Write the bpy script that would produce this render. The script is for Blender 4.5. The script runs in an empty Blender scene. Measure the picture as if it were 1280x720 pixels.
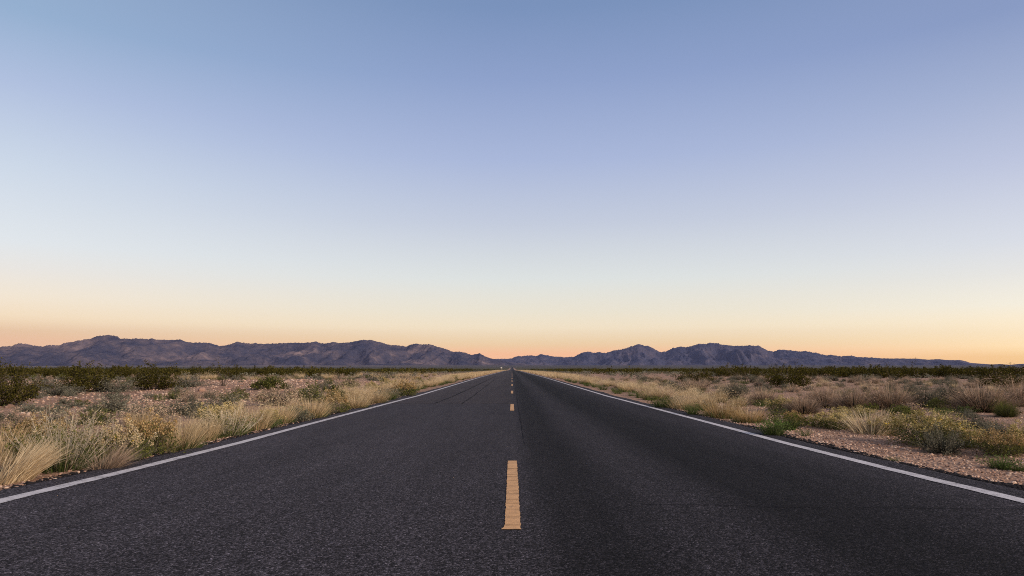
import bpy, math, random
import numpy as np
from mathutils import Vector, noise

R = math.radians
random.seed(7)
rng = np.random.default_rng(7)
S = bpy.context.scene
COL = S.collection

# ------------------------------------------------------------------ camera
CAM_Z = 1.0
PITCH = math.atan((458.5 - 360) / 853.33)
cam_d = bpy.data.cameras.new("camera")
cam_d.lens = 24.0
cam_d.sensor_width = 36.0
cam_d.clip_start = 0.05
cam_d.clip_end = 60000
cam = bpy.data.objects.new("camera", cam_d)
cam.location = (0, 0, CAM_Z)
cam.rotation_euler = (R(90) + PITCH, 0, 0)
COL.objects.link(cam)
S.camera = cam

# ------------------------------------------------------------------ sky, fill lamp, exposure
SUN_EL, SUN_AZ = R(24), R(126)          # azimuth clockwise from the view direction (+Y)
S.view_settings.view_transform = 'Standard'
S.view_settings.look = 'None'
S.view_settings.exposure = 0.0
S.view_settings.gamma = 1.0
S.view_settings.use_curve_mapping = False
S.render.film_transparent = False
S.cycles.use_denoising = False
S.cycles.use_adaptive_sampling = False
S.cycles.filter_width = 1.05
S.cycles.max_bounces = 6
S.cycles.diffuse_bounces = 3
S.cycles.transmission_bounces = 3
S.cycles.volume_bounces = 1


def lin(r, g, b):
    f = lambda c: (c / 12.92 if c <= 0.04045 else ((c + 0.055) / 1.055) ** 2.4)
    return (f(r / 255), f(g / 255), f(b / 255), 1.0)


world = bpy.data.worlds.new("World")
S.world = world
world.use_nodes = True
wt = world.node_tree
wt.nodes.clear()
W = wt.nodes.new
WL = wt.links.new


def wmath(op, a, b=None):
    n = W('ShaderNodeMath')
    n.operation = op
    for k, v in enumerate((a, b)):
        if v is None:
            continue
        if isinstance(v, (int, float)):
            n.inputs[k].default_value = v
        else:
            WL(v, n.inputs[k])
    return n.outputs[0]


tc = W('ShaderNodeTexCoord')
sep = W('ShaderNodeSeparateXYZ')
WL(tc.outputs['Generated'], sep.inputs[0])
elev = wmath('DIVIDE', wmath('ARCSINE', sep.outputs['Z']), R(90))           # 0 horizon .. 1 zenith
hor = wmath('SQRT', wmath('ADD', wmath('MULTIPLY', sep.outputs['X'], sep.outputs['X']),
                          wmath('MULTIPLY', sep.outputs['Y'], sep.outputs['Y'])))
side = wmath('DIVIDE', sep.outputs['X'], wmath('MAXIMUM', hor, 1e-4))        # -1 west .. +1 east
front = wmath('DIVIDE', sep.outputs['Y'], wmath('MAXIMUM', hor, 1e-4))


def ramp(stops):
    n = W('ShaderNodeValToRGB')
    n.color_ramp.interpolation = 'LINEAR'
    el = n.color_ramp.elements
    while len(el) > 1:
        el.remove(el[-1])
    el[0].position = 0
    for k, (deg, c) in enumerate(stops):
        e = el[0] if k == 0 else el.new(deg / 90)
        e.position = deg / 90
        e.color = lin(*c) if max(c) > 3 else (*c, 1.0)
    WL(elev, n.inputs[0])
    return n.outputs['Color']


ZEN = [(40, (122, 138, 172)), (60, (128, 134, 154)), (90, (130, 132, 144))]
r_mid = ramp([(1.10, (1.0583, 0.5629, 0.2925)), (1.89, (0.9633, 0.6858, 0.3692)), (3.23, (0.9995, 0.8403, 0.5767)), (4.57, (0.8920, 0.8208, 0.6490)), (7.26, (0.7487, 0.7814, 0.7531)), (11.94, (0.5514, 0.6027, 0.7120)), (17.20, (0.3919, 0.4683, 0.6825)), (23.53, (0.2639, 0.3490, 0.5793)), (29.00, (0.1854, 0.2784, 0.4834))] + ZEN)
r_left = ramp([(1.80, (0.9689, 0.5761, 0.3177)), (2.39, (0.9392, 0.6184, 0.3404)), (3.36, (1.0088, 0.7923, 0.5201)), (4.76, (0.9600, 0.8359, 0.6531)), (6.65, (0.8491, 0.8140, 0.7514)), (8.53, (0.7670, 0.8060, 0.8270)), (13.87, (0.5961, 0.6772, 0.7877)), (19.05, (0.4267, 0.5168, 0.7144)), (23.63, (0.2917, 0.4200, 0.6094))] + ZEN)
r_right = ramp([(0.62, (1.1117, 0.6807, 0.2464)), (1.31, (1.2417, 0.9025, 0.4518)), (2.60, (1.1782, 0.9632, 0.6147)), (4.22, (1.0058, 0.9371, 0.7617)), (6.38, (0.8329, 0.8234, 0.7783)), (8.53, (0.7099, 0.7392, 0.7957)), (13.87, (0.5087, 0.5572, 0.7207)), (19.05, (0.3518, 0.4228, 0.6192)), (23.63, (0.2424, 0.3188, 0.5329))] + ZEN)
r_back = ramp([(0, (176, 152, 138)), (4, (188, 160, 144)), (10, (184, 166, 156)), (20, (168, 160, 160)), (30, (146, 146, 158))] + ZEN)


def wmix(f, a, b):
    n = W('ShaderNodeMix')
    n.data_type = 'RGBA'
    n.clamp_factor = True
    WL(f, n.inputs['Factor'])
    WL(a, n.inputs[6])
    WL(b, n.inputs[7])
    return n.outputs[2]


fl = wmath('POWER', wmath('MINIMUM', wmath('MAXIMUM', wmath('MULTIPLY', side, -1 / 0.6), 0), 1), 1.4)
fr = wmath('POWER', wmath('MINIMUM', wmath('MAXIMUM', wmath('MULTIPLY', side, 1 / 0.6), 0), 1), 2.6)
grad = wmix(fr, wmix(fl, r_mid, r_left), r_right)
fb = wmath('MINIMUM', wmath('MAXIMUM', wmath('MULTIPLY', wmath('SUBTRACT', 0.55, front), 1 / 1.1), 0), 1)
grad = wmix(fb, grad, r_back)
sky = W('ShaderNodeTexSky')
sky.sky_type = 'NISHITA'
sky.sun_disc = False
sky.sun_elevation = SUN_EL
sky.sun_rotation = SUN_AZ
sky.air_density = 1.0
sky.dust_density = 1.0
bg_n = W('ShaderNodeBackground')
WL(sky.outputs[0], bg_n.inputs[0])
bg_n.inputs[1].default_value = 0.05
bg_g = W('ShaderNodeBackground')
WL(grad, bg_g.inputs[0])
bg_g.inputs[1].default_value = 1.10
mixw = W('ShaderNodeMixShader')
mixw.inputs[0].default_value = 0.93
WL(bg_n.outputs[0], mixw.inputs[1])
WL(bg_g.outputs[0], mixw.inputs[2])
wo = W('ShaderNodeOutputWorld')
WL(mixw.outputs[0], wo.inputs[0])

dusk_fill_d = bpy.data.lights.new("dusk_fill", 'SUN')  # warm fill lamp, added although the scene is after sunset
dusk_fill_d.energy = 3.5
dusk_fill_d.angle = R(12)
dusk_fill_d.color = (1.0, 0.82, 0.66)
dusk_fill = bpy.data.objects.new("dusk_fill", dusk_fill_d)
sdir = Vector((math.sin(SUN_AZ) * math.cos(SUN_EL), math.cos(SUN_AZ) * math.cos(SUN_EL), math.sin(SUN_EL)))
dusk_fill.rotation_euler = (-sdir).to_track_quat('-Z', 'Y').to_euler()
COL.objects.link(dusk_fill)


# ------------------------------------------------------------------ helpers
def tag(o, label=None, cat=None, group=None, kind=None):
    if label: o['label'] = label
    if cat: o['category'] = cat
    if group: o['group'] = group
    if kind: o['kind'] = kind
    return o


def mesh(name, verts, faces, mats, idx=None, smooth=False):
    """verts (N,3), faces: (M,k) array or list of arrays with different k"""
    me = bpy.data.meshes.new(name)
    v = np.asarray(verts, dtype=np.float32)
    fl = [np.asarray(f, dtype=np.int32) for f in (faces if isinstance(faces, list) else [faces])]
    fl = [f for f in fl if len(f)]
    loops = np.concatenate([f.ravel() for f in fl])
    tot = np.concatenate([np.full(len(f), f.shape[1], dtype=np.int32) for f in fl])
    start = np.concatenate([[0], np.cumsum(tot)[:-1]]).astype(np.int32)
    me.vertices.add(len(v)); me.vertices.foreach_set('co', v.ravel())
    me.loops.add(len(loops)); me.loops.foreach_set('vertex_index', loops)
    me.polygons.add(len(tot)); me.polygons.foreach_set('loop_start', start); me.polygons.foreach_set('loop_total', tot)
    for m in (mats if isinstance(mats, (list, tuple)) else [mats]):
        me.materials.append(m)
    if idx is not None:
        me.polygons.foreach_set('material_index', np.asarray(idx, dtype=np.int32))
    if smooth:
        me.polygons.foreach_set('use_smooth', np.ones(len(tot), dtype=bool))
    me.update(calc_edges=True)
    return me


def obj(name, me, parent=None, loc=(0, 0, 0)):
    o = bpy.data.objects.new(name, me)
    o.location = loc
    COL.objects.link(o)
    if parent is not None:
        o.parent = parent
    return o


class NT:
    """small wrapper for material node trees"""
    def __init__(self, name):
        self.m = bpy.data.materials.new(name)
        self.m.use_nodes = True
        self.t = self.m.node_tree
        self.t.nodes.clear()
        self.out = self.n('ShaderNodeOutputMaterial')

    def n(self, typ, **kw):
        x = self.t.nodes.new(typ)
        for k, v in kw.items():
            setattr(x, k, v)
        return x

    def l(self, a, b):
        self.t.links.new(a, b)

    def math(self, op, a, b=None, c=None, clamp=False):
        n = self.n('ShaderNodeMath', operation=op, use_clamp=clamp)
        for k, v in enumerate((a, b, c)):
            if v is None: continue
            if isinstance(v, (int, float)): n.inputs[k].default_value = v
            else: self.l(v, n.inputs[k])
        return n.outputs[0]

    def mix(self, f, a, b, blend='MIX'):
        n = self.n('ShaderNodeMix', data_type='RGBA', blend_type=blend)
        for s, v in ((n.inputs['Factor'], f), (n.inputs[6], a), (n.inputs[7], b)):
            if isinstance(v, (int, float)): s.default_value = v
            elif isinstance(v, tuple): s.default_value = v if len(v) == 4 else (*v, 1)
            else: self.l(v, s)
        return n.outputs[2]

    def noise(self, vec, scale, detail=4, rough=0.55, col=False):
        n = self.n('ShaderNodeTexNoise')
        n.inputs['Scale'].default_value = scale
        n.inputs['Detail'].default_value = detail
        n.inputs['Roughness'].default_value = rough
        if vec is not None: self.l(vec, n.inputs['Vector'])
        return n.outputs['Color' if col else 'Fac']

    def ramp(self, f, stops, interp='LINEAR'):
        n = self.n('ShaderNodeValToRGB')
        n.color_ramp.interpolation = interp
        e = n.color_ramp.elements
        while len(e) > 1: e.remove(e[-1])
        for k, (p, c) in enumerate(stops):
            x = e[0] if k == 0 else e.new(p)
            x.position = p
            x.color = (c, c, c, 1) if isinstance(c, (int, float)) else (*c, 1)
        self.l(f, n.inputs[0])
        return n.outputs['Color']

    def smooth(self, v, a, b):
        n = self.n('ShaderNodeMapRange', interpolation_type='SMOOTHSTEP')
        n.inputs['From Min'].default_value = a
        n.inputs['From Max'].default_value = b
        self.l(v, n.inputs['Value'])
        return n.outputs['Result']


# ------------------------------------------------------------------ the lie of the land
_H = np.array([(-60, .90), (0, .93), (5, .94), (6.4, .967), (9.2, 1.0), (12, 1.012), (22.4, 1.075), (26.3, 1.105), (56, 1.14), (77, 1.17),
               (140, 1.38), (206, 1.6), (400, 2.15), (800, 4.1), (1300, 4.9), (2000, 3.9), (3500, 2.0), (5000, -4), (6600, -14), (9000, -19), (30000, -60)])


def z_road(y):
    return CAM_Z - np.interp(y, _H[:, 0], _H[:, 1])


def nz(x, y, s, seed=0.0):
    return noise.noise(Vector((x / s + seed, y / s - seed, seed * 1.7)))


def smoothstep(a, b, x):
    t = min(max((x - a) / (b - a), 0), 1)
    return t * t * (3 - 2 * t)


def ground_z(x, y):
    ax = abs(x)
    z = float(z_road(y))
    if ax < 3.86:
        return z - 0.07
    f = smoothstep(3.86, 4.5, ax)
    far = smoothstep(5, 14, ax)
    z -= 0.035 - 0.028 * smoothstep(3.86, 4.0, ax) + 0.05 * f
    if y < 600:
        z += f * (0.022 * nz(x, y, 0.5, 3) + 0.045 * nz(x, y, 2.2, 5))
        z += far * (0.10 * nz(x, y, 9, 9) + 0.05)
    if x < -6 and y < 140:       # the bared gravel bank beside the left verge
        b = math.exp(-((y - (41 + 0.12 * (x + 12))) / 11) ** 2) * smoothstep(-5.5, -11, x) * (1 - smoothstep(-34, -60, x))
        z += b * (0.24 + 0.10 * nz(x, y, 4, 2) + 0.05 * nz(x, y, 1.0, 6))
    if y > 1500:
        z += 0.8 * nz(x, y, 900, 4) * smoothstep(1500, 4000, y)
    return z


def at(px, py):
    """the point of the ground seen at pixel (px, py) of the 1280 x 720 photograph"""
    f = 853.33
    cx, cy = (px - 640) / f, -(py - 360) / f
    d = Vector((cx, math.cos(PITCH) - cy * math.sin(PITCH), math.sin(PITCH) + cy * math.cos(PITCH)))
    t, step = 2.0, 0.05
    while t < 3000:
        p = Vector((0, 0, CAM_Z)) + d * t
        if p.z < ground_z(p.x, p.y):
            break
        t += step
        step = max(0.03, t * 0.002)
    return p


def px_size(y):
    return y / 853.33


# ------------------------------------------------------------------ materials
def m_ground():
    N = NT("desert soil")
    geo = N.n('ShaderNodeNewGeometry')
    pos = geo.outputs['Position']
    sx = N.n('ShaderNodeSeparateXYZ'); N.l(pos, sx.inputs[0])
    big = N.noise(pos, 0.12, 5)
    mid = N.noise(pos, 1.1, 6, 0.65)
    soil = N.ramp(mid, [(0.25, (0.22, 0.128, 0.085)), (0.5, (0.34, 0.205, 0.138)), (0.75, (0.44, 0.29, 0.205))])
    soil = N.mix(N.smooth(big, 0.4, 0.7), soil, (0.33, 0.19, 0.13))
    vor = N.n('ShaderNodeTexVoronoi', feature='F1'); vor.inputs['Scale'].default_value = 26
    N.l(pos, vor.inputs['Vector'])
    peb = N.ramp(vor.outputs['Color'], [(0.1, (0.14, 0.08, 0.06)), (0.4, (0.34, 0.21, 0.145)), (0.75, (0.48, 0.32, 0.23)), (0.95, (0.62, 0.47, 0.36))])
    pm = N.smooth(N.noise(pos, 0.6, 4), 0.35, 0.6)
    col = N.mix(N.math('MULTIPLY', pm, 0.75), soil, peb)
    # far away the plain is closed scrub seen edge-on: olive, then grey-green, with pale washes at the foot of the hills
    d = N.math('ABSOLUTE', sx.outputs['Y'])
    mp = N.n('ShaderNodeMapping'); mp.inputs['Scale'].default_value = (0.0012, 0.006, 0)
    N.l(pos, mp.inputs[0])
    scrub = N.ramp(N.noise(mp.outputs[0], 6, 5, 0.6), [(0.3, (0.030, 0.032, 0.010)), (0.6, (0.060, 0.060, 0.024)), (0.8, (0.10, 0.085, 0.05))])
    f1 = N.math('MULTIPLY', N.smooth(d, 90, 320), N.smooth(N.math('ABSOLUTE', sx.outputs['X']), 5.5, 9.5))
    col = N.mix(N.math('MULTIPLY', f1, 0.93), col, scrub)
    bajada = N.ramp(N.noise(mp.outputs[0], 9, 6, 0.6), [(0.3, (0.045, 0.042, 0.036)), (0.55, (0.075, 0.064, 0.054)), (0.8, (0.11, 0.09, 0.075))])
    col = N.mix(N.smooth(d, 1300, 3200), col, bajada)
    mp2 = N.n('ShaderNodeMapping'); mp2.inputs['Scale'].default_value = (0.0006, 0.004, 0)
    N.l(pos, mp2.inputs[0])
    wash = N.math('MULTIPLY', N.smooth(N.noise(mp2.outputs[0], 5, 4), 0.47, 0.60), N.smooth(d, 4000, 4500))
    wash = N.math('MULTIPLY', wash, N.smooth(sx.outputs['X'], 500, -2500))
    col = N.mix(N.math('MULTIPLY', wash, 0.8), col, (0.42, 0.31, 0.27))
    b = N.n('ShaderNodeBsdfPrincipled')
    N.l(col, b.inputs['Base Color'])
    b.inputs['Roughness'].default_value = 0.95
    b.inputs['Specular IOR Level'].default_value = 0.15
    bp = N.n('ShaderNodeBump'); bp.inputs['Strength'].default_value = 0.9; bp.inputs['Distance'].default_value = 0.03
    hgt = N.math('ADD', N.math('MULTIPLY', vor.outputs['Distance'], -0.8), N.noise(pos, 8, 6, 0.7))
    N.l(hgt, bp.inputs['Height'])
    N.l(bp.outputs[0], b.inputs['Normal'])
    N.l(b.outputs[0], N.out.inputs[0])
    return N.m


def m_asphalt():
    N = NT("worn asphalt")
    geo = N.n('ShaderNodeNewGeometry')
    pos = geo.outputs['Position']
    sx = N.n('ShaderNodeSeparateXYZ'); N.l(pos, sx.inputs[0])
    X, Y = sx.outputs['X'], sx.outputs['Y']
    mp = N.n('ShaderNodeMapping'); mp.inputs['Scale'].default_value = (1, 0.12, 1)
    N.l(pos, mp.inputs[0])
    streak = N.noise(mp.outputs[0], 1.6, 6, 0.62)
    streak2 = N.noise(mp.outputs[0], 9, 4, 0.6)
    xw = N.math('ADD', X, N.math('MULTIPLY', N.math('SUBTRACT', N.noise(mp.outputs[0], 0.8, 3), 0.5), 0.35))
    # tone across the carriageway: two laying passes with a seam just right of the centre line, and polished wheel tracks
    xs = N.math('MULTIPLY_ADD', xw, 1 / 8.4, 0.5)
    g = lambda x: x / 8.4 + 0.5
    tone = N.ramp(xs, [(g(-4.2), 0.100), (g(-3.4), 0.105), (g(-2.7), 0.088), (g(-1.9), 0.092), (g(-1.2), 0.086), (g(-0.5), 0.078),
                       (g(0.06), 0.072), (g(0.26), 0.033), (g(0.6), 0.027), (g(0.98), 0.058), (g(1.3), 0.055), (g(1.75), 0.022),
                       (g(2.3), 0.025), (g(2.9), 0.045), (g(3.4), 0.068), (g(4.2), 0.075)])
    # older slab from 20 m on (left lane), a touch browner
    old = N.math('MULTIPLY', N.smooth(Y, 19.7, 20.1), N.smooth(X, 0.1, -0.1))
    tint = N.mix(N.math('MULTIPLY', old, 0.6), (0.59, 0.54, 0.64), (0.71, 0.60, 0.64))
    col = N.mix(1.0, tone, tint, 'MULTIPLY')
    col = N.mix(1.0, col, N.ramp(streak, [(0.25, 0.78), (0.5, 1.0), (0.75, 1.18)]), 'MULTIPLY')
    col = N.mix(0.5, col, N.ramp(streak2, [(0.3, 0.75), (0.7, 1.25)]), 'MULTIPLY')
    # stone chippings
    vor = N.n('ShaderNodeTexVoronoi', feature='F1'); vor.inputs['Scale'].default_value = 100
    N.l(pos, vor.inputs['Vector'])
    chip = N.ramp(vor.outputs['Color'], [(0.0, 0.12), (0.3, 0.35), (0.55, 0.8), (0.75, 1.6), (0.9, 2.9), (0.98, 5.5)])
    near = N.smooth(Y, 22, 3)
    col = N.mix(N.math('MULTIPLY_ADD', near, 0.75, 0.2), col, N.mix(1.0, col, chip, 'MULTIPLY'))
    gr = N.noise(pos, 230, 2, 0.6)
    col = N.mix(N.math('MULTIPLY', near, 0.9), col, N.mix(1.0, col, N.ramp(gr, [(0.36, 0.3), (0.5, 0.9), (0.66, 2.4)]), 'MULTIPLY'))
    b = N.n('ShaderNodeBsdfPrincipled')
    N.l(col, b.inputs['Base Color'])
    b.inputs['Roughness'].default_value = 0.9
    b.inputs['Specular IOR Level'].default_value = 0.10
    bp = N.n('ShaderNodeBump'); bp.inputs['Strength'].default_value = 0.75; bp.inputs['Distance'].default_value = 0.008
    N.l(N.math('ADD', N.math('MULTIPLY', vor.outputs['Distance'], -1.0), gr), bp.inputs['Height'])
    N.l(bp.outputs[0], b.inputs['Normal'])
    N.l(b.outputs[0], N.out.inputs[0])
    return N.m


def m_paint(name, base, worn, wear):
    N = NT(name)
    geo = N.n('ShaderNodeNewGeometry')
    pos = geo.outputs['Position']
    a = N.noise(pos, 55, 5, 0.7)
    c = N.noise(pos, 6, 5, 0.65)
    f = N.smooth(N.math('ADD', N.math('MULTIPLY', a, 0.6), N.math('MULTIPLY', c, 0.4)), wear, wear + 0.10)
    col = N.mix(f, base, worn)
    dirt = N.ramp(N.noise(pos, 14, 5, 0.7), [(0.3, 0.72), (0.6, 1.05)])
    col = N.mix(1.0, col, dirt, 'MULTIPLY')
    b = N.n('ShaderNodeBsdfPrincipled')
    N.l(col, b.inputs['Base Color'])
    b.inputs['Roughness'].default_value = 0.75
    bp = N.n('ShaderNodeBump'); bp.inputs['Strength'].default_value = 0.6; bp.inputs['Distance'].default_value = 0.006
    N.l(N.noise(pos, 120, 3), bp.inputs['Height'])
    N.l(bp.outputs[0], b.inputs['Normal'])
    N.l(b.outputs[0], N.out.inputs[0])
    return N.m


def m_plain(name, c, var=0.25, rough=0.9, scale=30, spec=0.3):
    N = NT(name)
    geo = N.n('ShaderNodeNewGeometry')
    k = N.ramp(N.noise(geo.outputs['Position'], scale, 4), [(0.3, 1 - var), (0.7, 1 + var)])
    col = N.mix(1.0, (*c, 1), k, 'MULTIPLY')
    b = N.n('ShaderNodeBsdfPrincipled')
    N.l(col, b.inputs['Base Color'])
    b.inputs['Roughness'].default_value = rough
    b.inputs['Specular IOR Level'].default_value = spec
    N.l(b.outputs[0], N.out.inputs[0])
    return N.m


def m_leaf(name, cols, trans=0.3, ovar=0.25):
    """leaf / blade material: every blade takes its own colour, every plant its own tone"""
    N = NT(name)
    geo = N.n('ShaderNodeNewGeometry')
    oi = N.n('ShaderNodeObjectInfo')
    n = len(cols)
    col = N.ramp(geo.outputs['Random Per Island'], [((k + 0.5) / n, c) for k, c in enumerate(cols)])
    br = N.math('MULTIPLY_ADD', oi.outputs['Random'], 2 * ovar, 1 - ovar)
    cmb = N.n('ShaderNodeCombineXYZ')
    for k in range(3): N.l(br, cmb.inputs[k])
    col = N.mix(1.0, col, cmb.outputs[0], 'MULTIPLY')
    d = N.n('ShaderNodeBsdfDiffuse'); N.l(col, d.inputs[0])
    t = N.n('ShaderNodeBsdfTranslucent'); N.l(col, t.inputs[0])
    mx = N.n('ShaderNodeMixShader'); mx.inputs[0].default_value = trans
    N.l(d.outputs[0], mx.inputs[1]); N.l(t.outputs[0], mx.inputs[2])
    N.l(mx.outputs[0], N.out.inputs[0])
    return N.m


def m_stone(name, cols):
    N = NT(name)
    geo = N.n('ShaderNodeNewGeometry')
    n = len(cols)
    col = N.ramp(geo.outputs['Random Per Island'], [((k + 0.5) / n, c) for k, c in enumerate(cols)])
    k = N.ramp(N.noise(geo.outputs['Position'], 60, 4), [(0.3, 0.75), (0.7, 1.2)])
    col = N.mix(1.0, col, k, 'MULTIPLY')
    b = N.n('ShaderNodeBsdfPrincipled'); N.l(col, b.inputs['Base Color'])
    b.inputs['Roughness'].default_value = 0.9
    N.l(b.outputs[0], N.out.inputs[0])
    return N.m


def m_rock(name, blue):
    N = NT(name)
    geo = N.n('ShaderNodeNewGeometry')
    pos = geo.outputs['Position']
    a = N.noise(pos, 0.0022, 8, 0.6)
    c = N.noise(pos, 0.009, 6, 0.65)
    col = N.ramp(N.math('ADD', N.math('MULTIPLY', a, 0.6), N.math('MULTIPLY', c, 0.4)),
                 [(0.36, (0.024, 0.028, 0.052)), (0.47, (0.060, 0.056, 0.078)), (0.56, (0.130, 0.102, 0.108)), (0.66, (0.30, 0.215, 0.195))])
    col = N.mix(blue, col, (0.056, 0.068, 0.125, 1))  # distance haze tinted into the rock colour, stronger on the far range
    b = N.n('ShaderNodeBsdfPrincipled'); N.l(col, b.inputs['Base Color'])
    b.inputs['Roughness'].default_value = 1.0
    b.inputs['Specular IOR Level'].default_value = 0.05
    bp = N.n('ShaderNodeBump'); bp.inputs['Strength'].default_value = 1.0; bp.inputs['Distance'].default_value = 45
    N.l(N.noise(pos, 0.012, 6, 0.6), bp.inputs['Height'])
    N.l(bp.outputs[0], b.inputs['Normal'])
    N.l(b.outputs[0], N.out.inputs[0])
    return N.m


M_GROUND = m_ground()
M_ROAD = m_asphalt()
M_WHITE = m_paint("white road paint", (0.60, 0.575, 0.59, 1), (0.13, 0.12, 0.13, 1), 0.515)
M_YELLOW = m_paint("yellow road paint", (0.66, 0.37, 0.16, 1), (0.12, 0.09, 0.08, 1), 0.555)
M_TAR = m_plain("crack sealant", (0.012, 0.011, 0.013), spec=0.05)
M_CRUMB = m_plain("broken asphalt", (0.020, 0.018, 0.020), spec=0.1)
M_STONE = m_stone("desert stones", [(0.20, 0.12, 0.085), (0.38, 0.23, 0.165), (0.50, 0.33, 0.24), (0.66, 0.50, 0.39), (0.30, 0.20, 0.16)])
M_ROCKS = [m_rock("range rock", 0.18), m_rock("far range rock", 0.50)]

# ------------------------------------------------------------------ ground and road
def sym(*segs):
    out = []
    for a, b, s in segs:
        out += list(np.arange(a, b, s))
    return out


half = sym((0, 3.75, 1.25), (3.75, 4.65, 0.09), (4.65, 11, 0.16), (11, 34, 0.42), (34, 110, 2.2)) + list(np.geomspace(110, 13000, 40))
gx = np.array(sorted({round(-v, 4) for v in half} | {round(v, 4) for v in half}))
gy = np.array(sym((-40, -4, 4), (-4, 3, 0.5), (3, 14, 0.16), (14, 62, 0.36), (62, 220, 3)) + list(np.geomspace(220, 13000, 56)))
GX, GY = np.meshgrid(gx, gy)
GZ = np.array([ground_z(float(a), float(b)) for a, b in zip(GX.ravel(), GY.ravel())])


def grid_faces(nx, ny):
    i = np.arange(nx - 1)[None, :] + nx * np.arange(ny - 1)[:, None]
    i = i.ravel()
    return np.stack([i, i + 1, i + 1 + nx, i + nx], 1)


ground = obj("ground", mesh("ground", np.stack([GX.ravel(), GY.ravel(), GZ], 1), grid_faces(len(gx), len(gy)), M_GROUND, smooth=True))
tag(ground, "pinkish gravelly desert ground on both sides of the road", "ground", kind='structure')

ry = np.array(sym((-40, -2, 2), (-2, 60, 0.18), (60, 220, 3)) + [v for v in gy if v > 220 and v < 3600])
rows = []
for y in ry:
    eL = -3.93 + 0.05 * nz(1, y, 0.5, 1) + 0.09 * nz(2, y, 3, 2) - (0.25 * math.exp(-((y - 27) / 3.5) ** 2))
    eR = 3.99 + 0.05 * nz(3, y, 0.5, 1) + 0.09 * nz(4, y, 3, 2)
    z = float(z_road(y))
    rows.append([(eL - 0.04, y, z - 0.2), (eL, y, z - 0.004), (eL + 0.05, y, z)] + [(x, y, z) for x in (-2.8, -1.4, 0, 1.4, 2.8)] +
                [(eR - 0.05, y, z), (eR, y, z - 0.004), (eR + 0.04, y, z - 0.2)])
rv = np.array(rows).reshape(-1, 3)
road = obj("road", mesh("road", rv, grid_faces(11, len(ry)), M_ROAD))
tag(road, "straight two lane asphalt road running to the hills", "road", kind='structure')


def ribbon(name, pts, mat, lift, label=None):
    """pts: list of (x_left, x_right, y)"""
    v, f = [], []
    for a, b, y in pts:
        z = float(z_road(y)) + lift
        v += [(a, y, z), (b, y, z)]
    n = len(pts)
    f = [(2 * i, 2 * i + 1, 2 * i + 3, 2 * i + 2) for i in range(n - 1)]
    o = obj(name, mesh(name, v, np.array(f), mat), road)
    if label: o['label'] = label
    return o


for s in (-1, 1):
    pts = []
    for y in ry:
        if y < -20 or y > 3000: continue
        c = s * 3.6
        w = 0.063
        j1, j2 = (0.012 * nz(s * 9, y, 0.12, 4), 0.012 * nz(s * 5, y, 0.12, 8)) if y < 60 else (0, 0)
        pts.append((c - w + j1, c + w + j2, y))
    ribbon("edge_line", pts, M_WHITE, 0.004)

# broken centre line: 3.2 m dashes every 12.4 m, each crazed into short slabs
for k in range(16):
    y0 = 4.09 + 12.4 * k
    y1 = y0 + 3.2
    cuts = sorted(random.uniform(y0 + 0.1, y1 - 0.1) for _ in range(9)) if k < 3 else []
    if k == 0:
        cuts = [4.20, 4.42, 4.66, 4.86, 4.98, 5.25, 5.4, 5.62, 5.9, 6.15, 6.3, 6.7]
    edges = [y0] + cuts + [y1]
    v, f = [], []
    for i in range(len(edges) - 1):
        a, b = edges[i], edges[i + 1] - (random.uniform(0.006, 0.016) if i < len(edges) - 2 else 0)
        ys = np.linspace(a, b, max(2, int((b - a) / 0.035) + 1)) if k < 2 else (a, b)
        for q, y in enumerate(ys):
            w = 0.047
            jl, jr = 0.006 * nz(1, y, 0.03, 3), 0.008 * nz(2, y, 0.03, 7)
            xl = 0.004 - w + jl
            if k == 0 and y < y0 + 0.07:
                xl -= 0.022 * (1 - (y - y0) / 0.07)
            z = float(z_road(y)) + 0.004
            v += [(xl, y, z), (0.004 + w + jr, y, z)]
            if q:
                m = len(v)
                f.append((m - 4, m - 3, m - 1, m - 2))
    obj("centre_dash", mesh("centre_dash", v, np.array(f), M_YELLOW), road)


def crack(pts, w, seed, mat=None, wander=1.0):
    """irregular open crack along a polyline of (x, y); w = half width"""
    v, f = [], []
    dense = []
    for (a, b) in zip(pts, pts[1:]):
        L = math.dist(a, b)
        n = max(2, int(L / 0.07))
        dense += [(a[0] + (b[0] - a[0]) * i / n, a[1] + (b[1] - a[1]) * i / n) for i in range(n)]
    tx, ty = pts[-1][0] - pts[0][0], pts[-1][1] - pts[0][1]
    L = math.hypot(tx, ty)
    nx_, ny_ = -ty / L, tx / L
    for i, (x, y) in enumerate(dense):
        j = wander * (0.045 * nz(x + seed, y, 0.5, seed) + 0.014 * nz(x, y + seed, 0.11, seed))
        ww = w * max(0.0, 0.35 + 1.2 * nz(x, y, 0.35, seed + 3) + 0.4)
        x, y = x + nx_ * j, y + ny_ * j
        v += [(x - nx_ * ww, y - ny_ * ww, float(z_road(y)) + 0.003), (x + nx_ * ww, y + ny_ * ww, float(z_road(y)) + 0.003)]
        if i:
            m = len(v)
            f.append((m - 4, m - 3, m - 1, m - 2))
    obj("crack", mesh("crack", v, np.array(f), mat or M_TAR), road)


crack([(0.9, 4.84), (2.1, 4.72), (3.4, 4.66), (4.0, 4.6)], 0.004, 2.0)
crack([(-3.5, 20.0), (-1.8, 20.05), (0.05, 20.0)], 0.022, 7.0)
crack([(-2.25, 20), (-2.15, 40), (-2.1, 90)], 0.038, 9.0, wander=0.4)
crack([(-1.45, 20), (-1.5, 34), (-1.55, 60)], 0.022, 11.0, wander=0.4)
crack([(0.16, 9), (0.17, 30), (0.15, 80)], 0.007, 15.0, wander=0.3)

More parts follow.
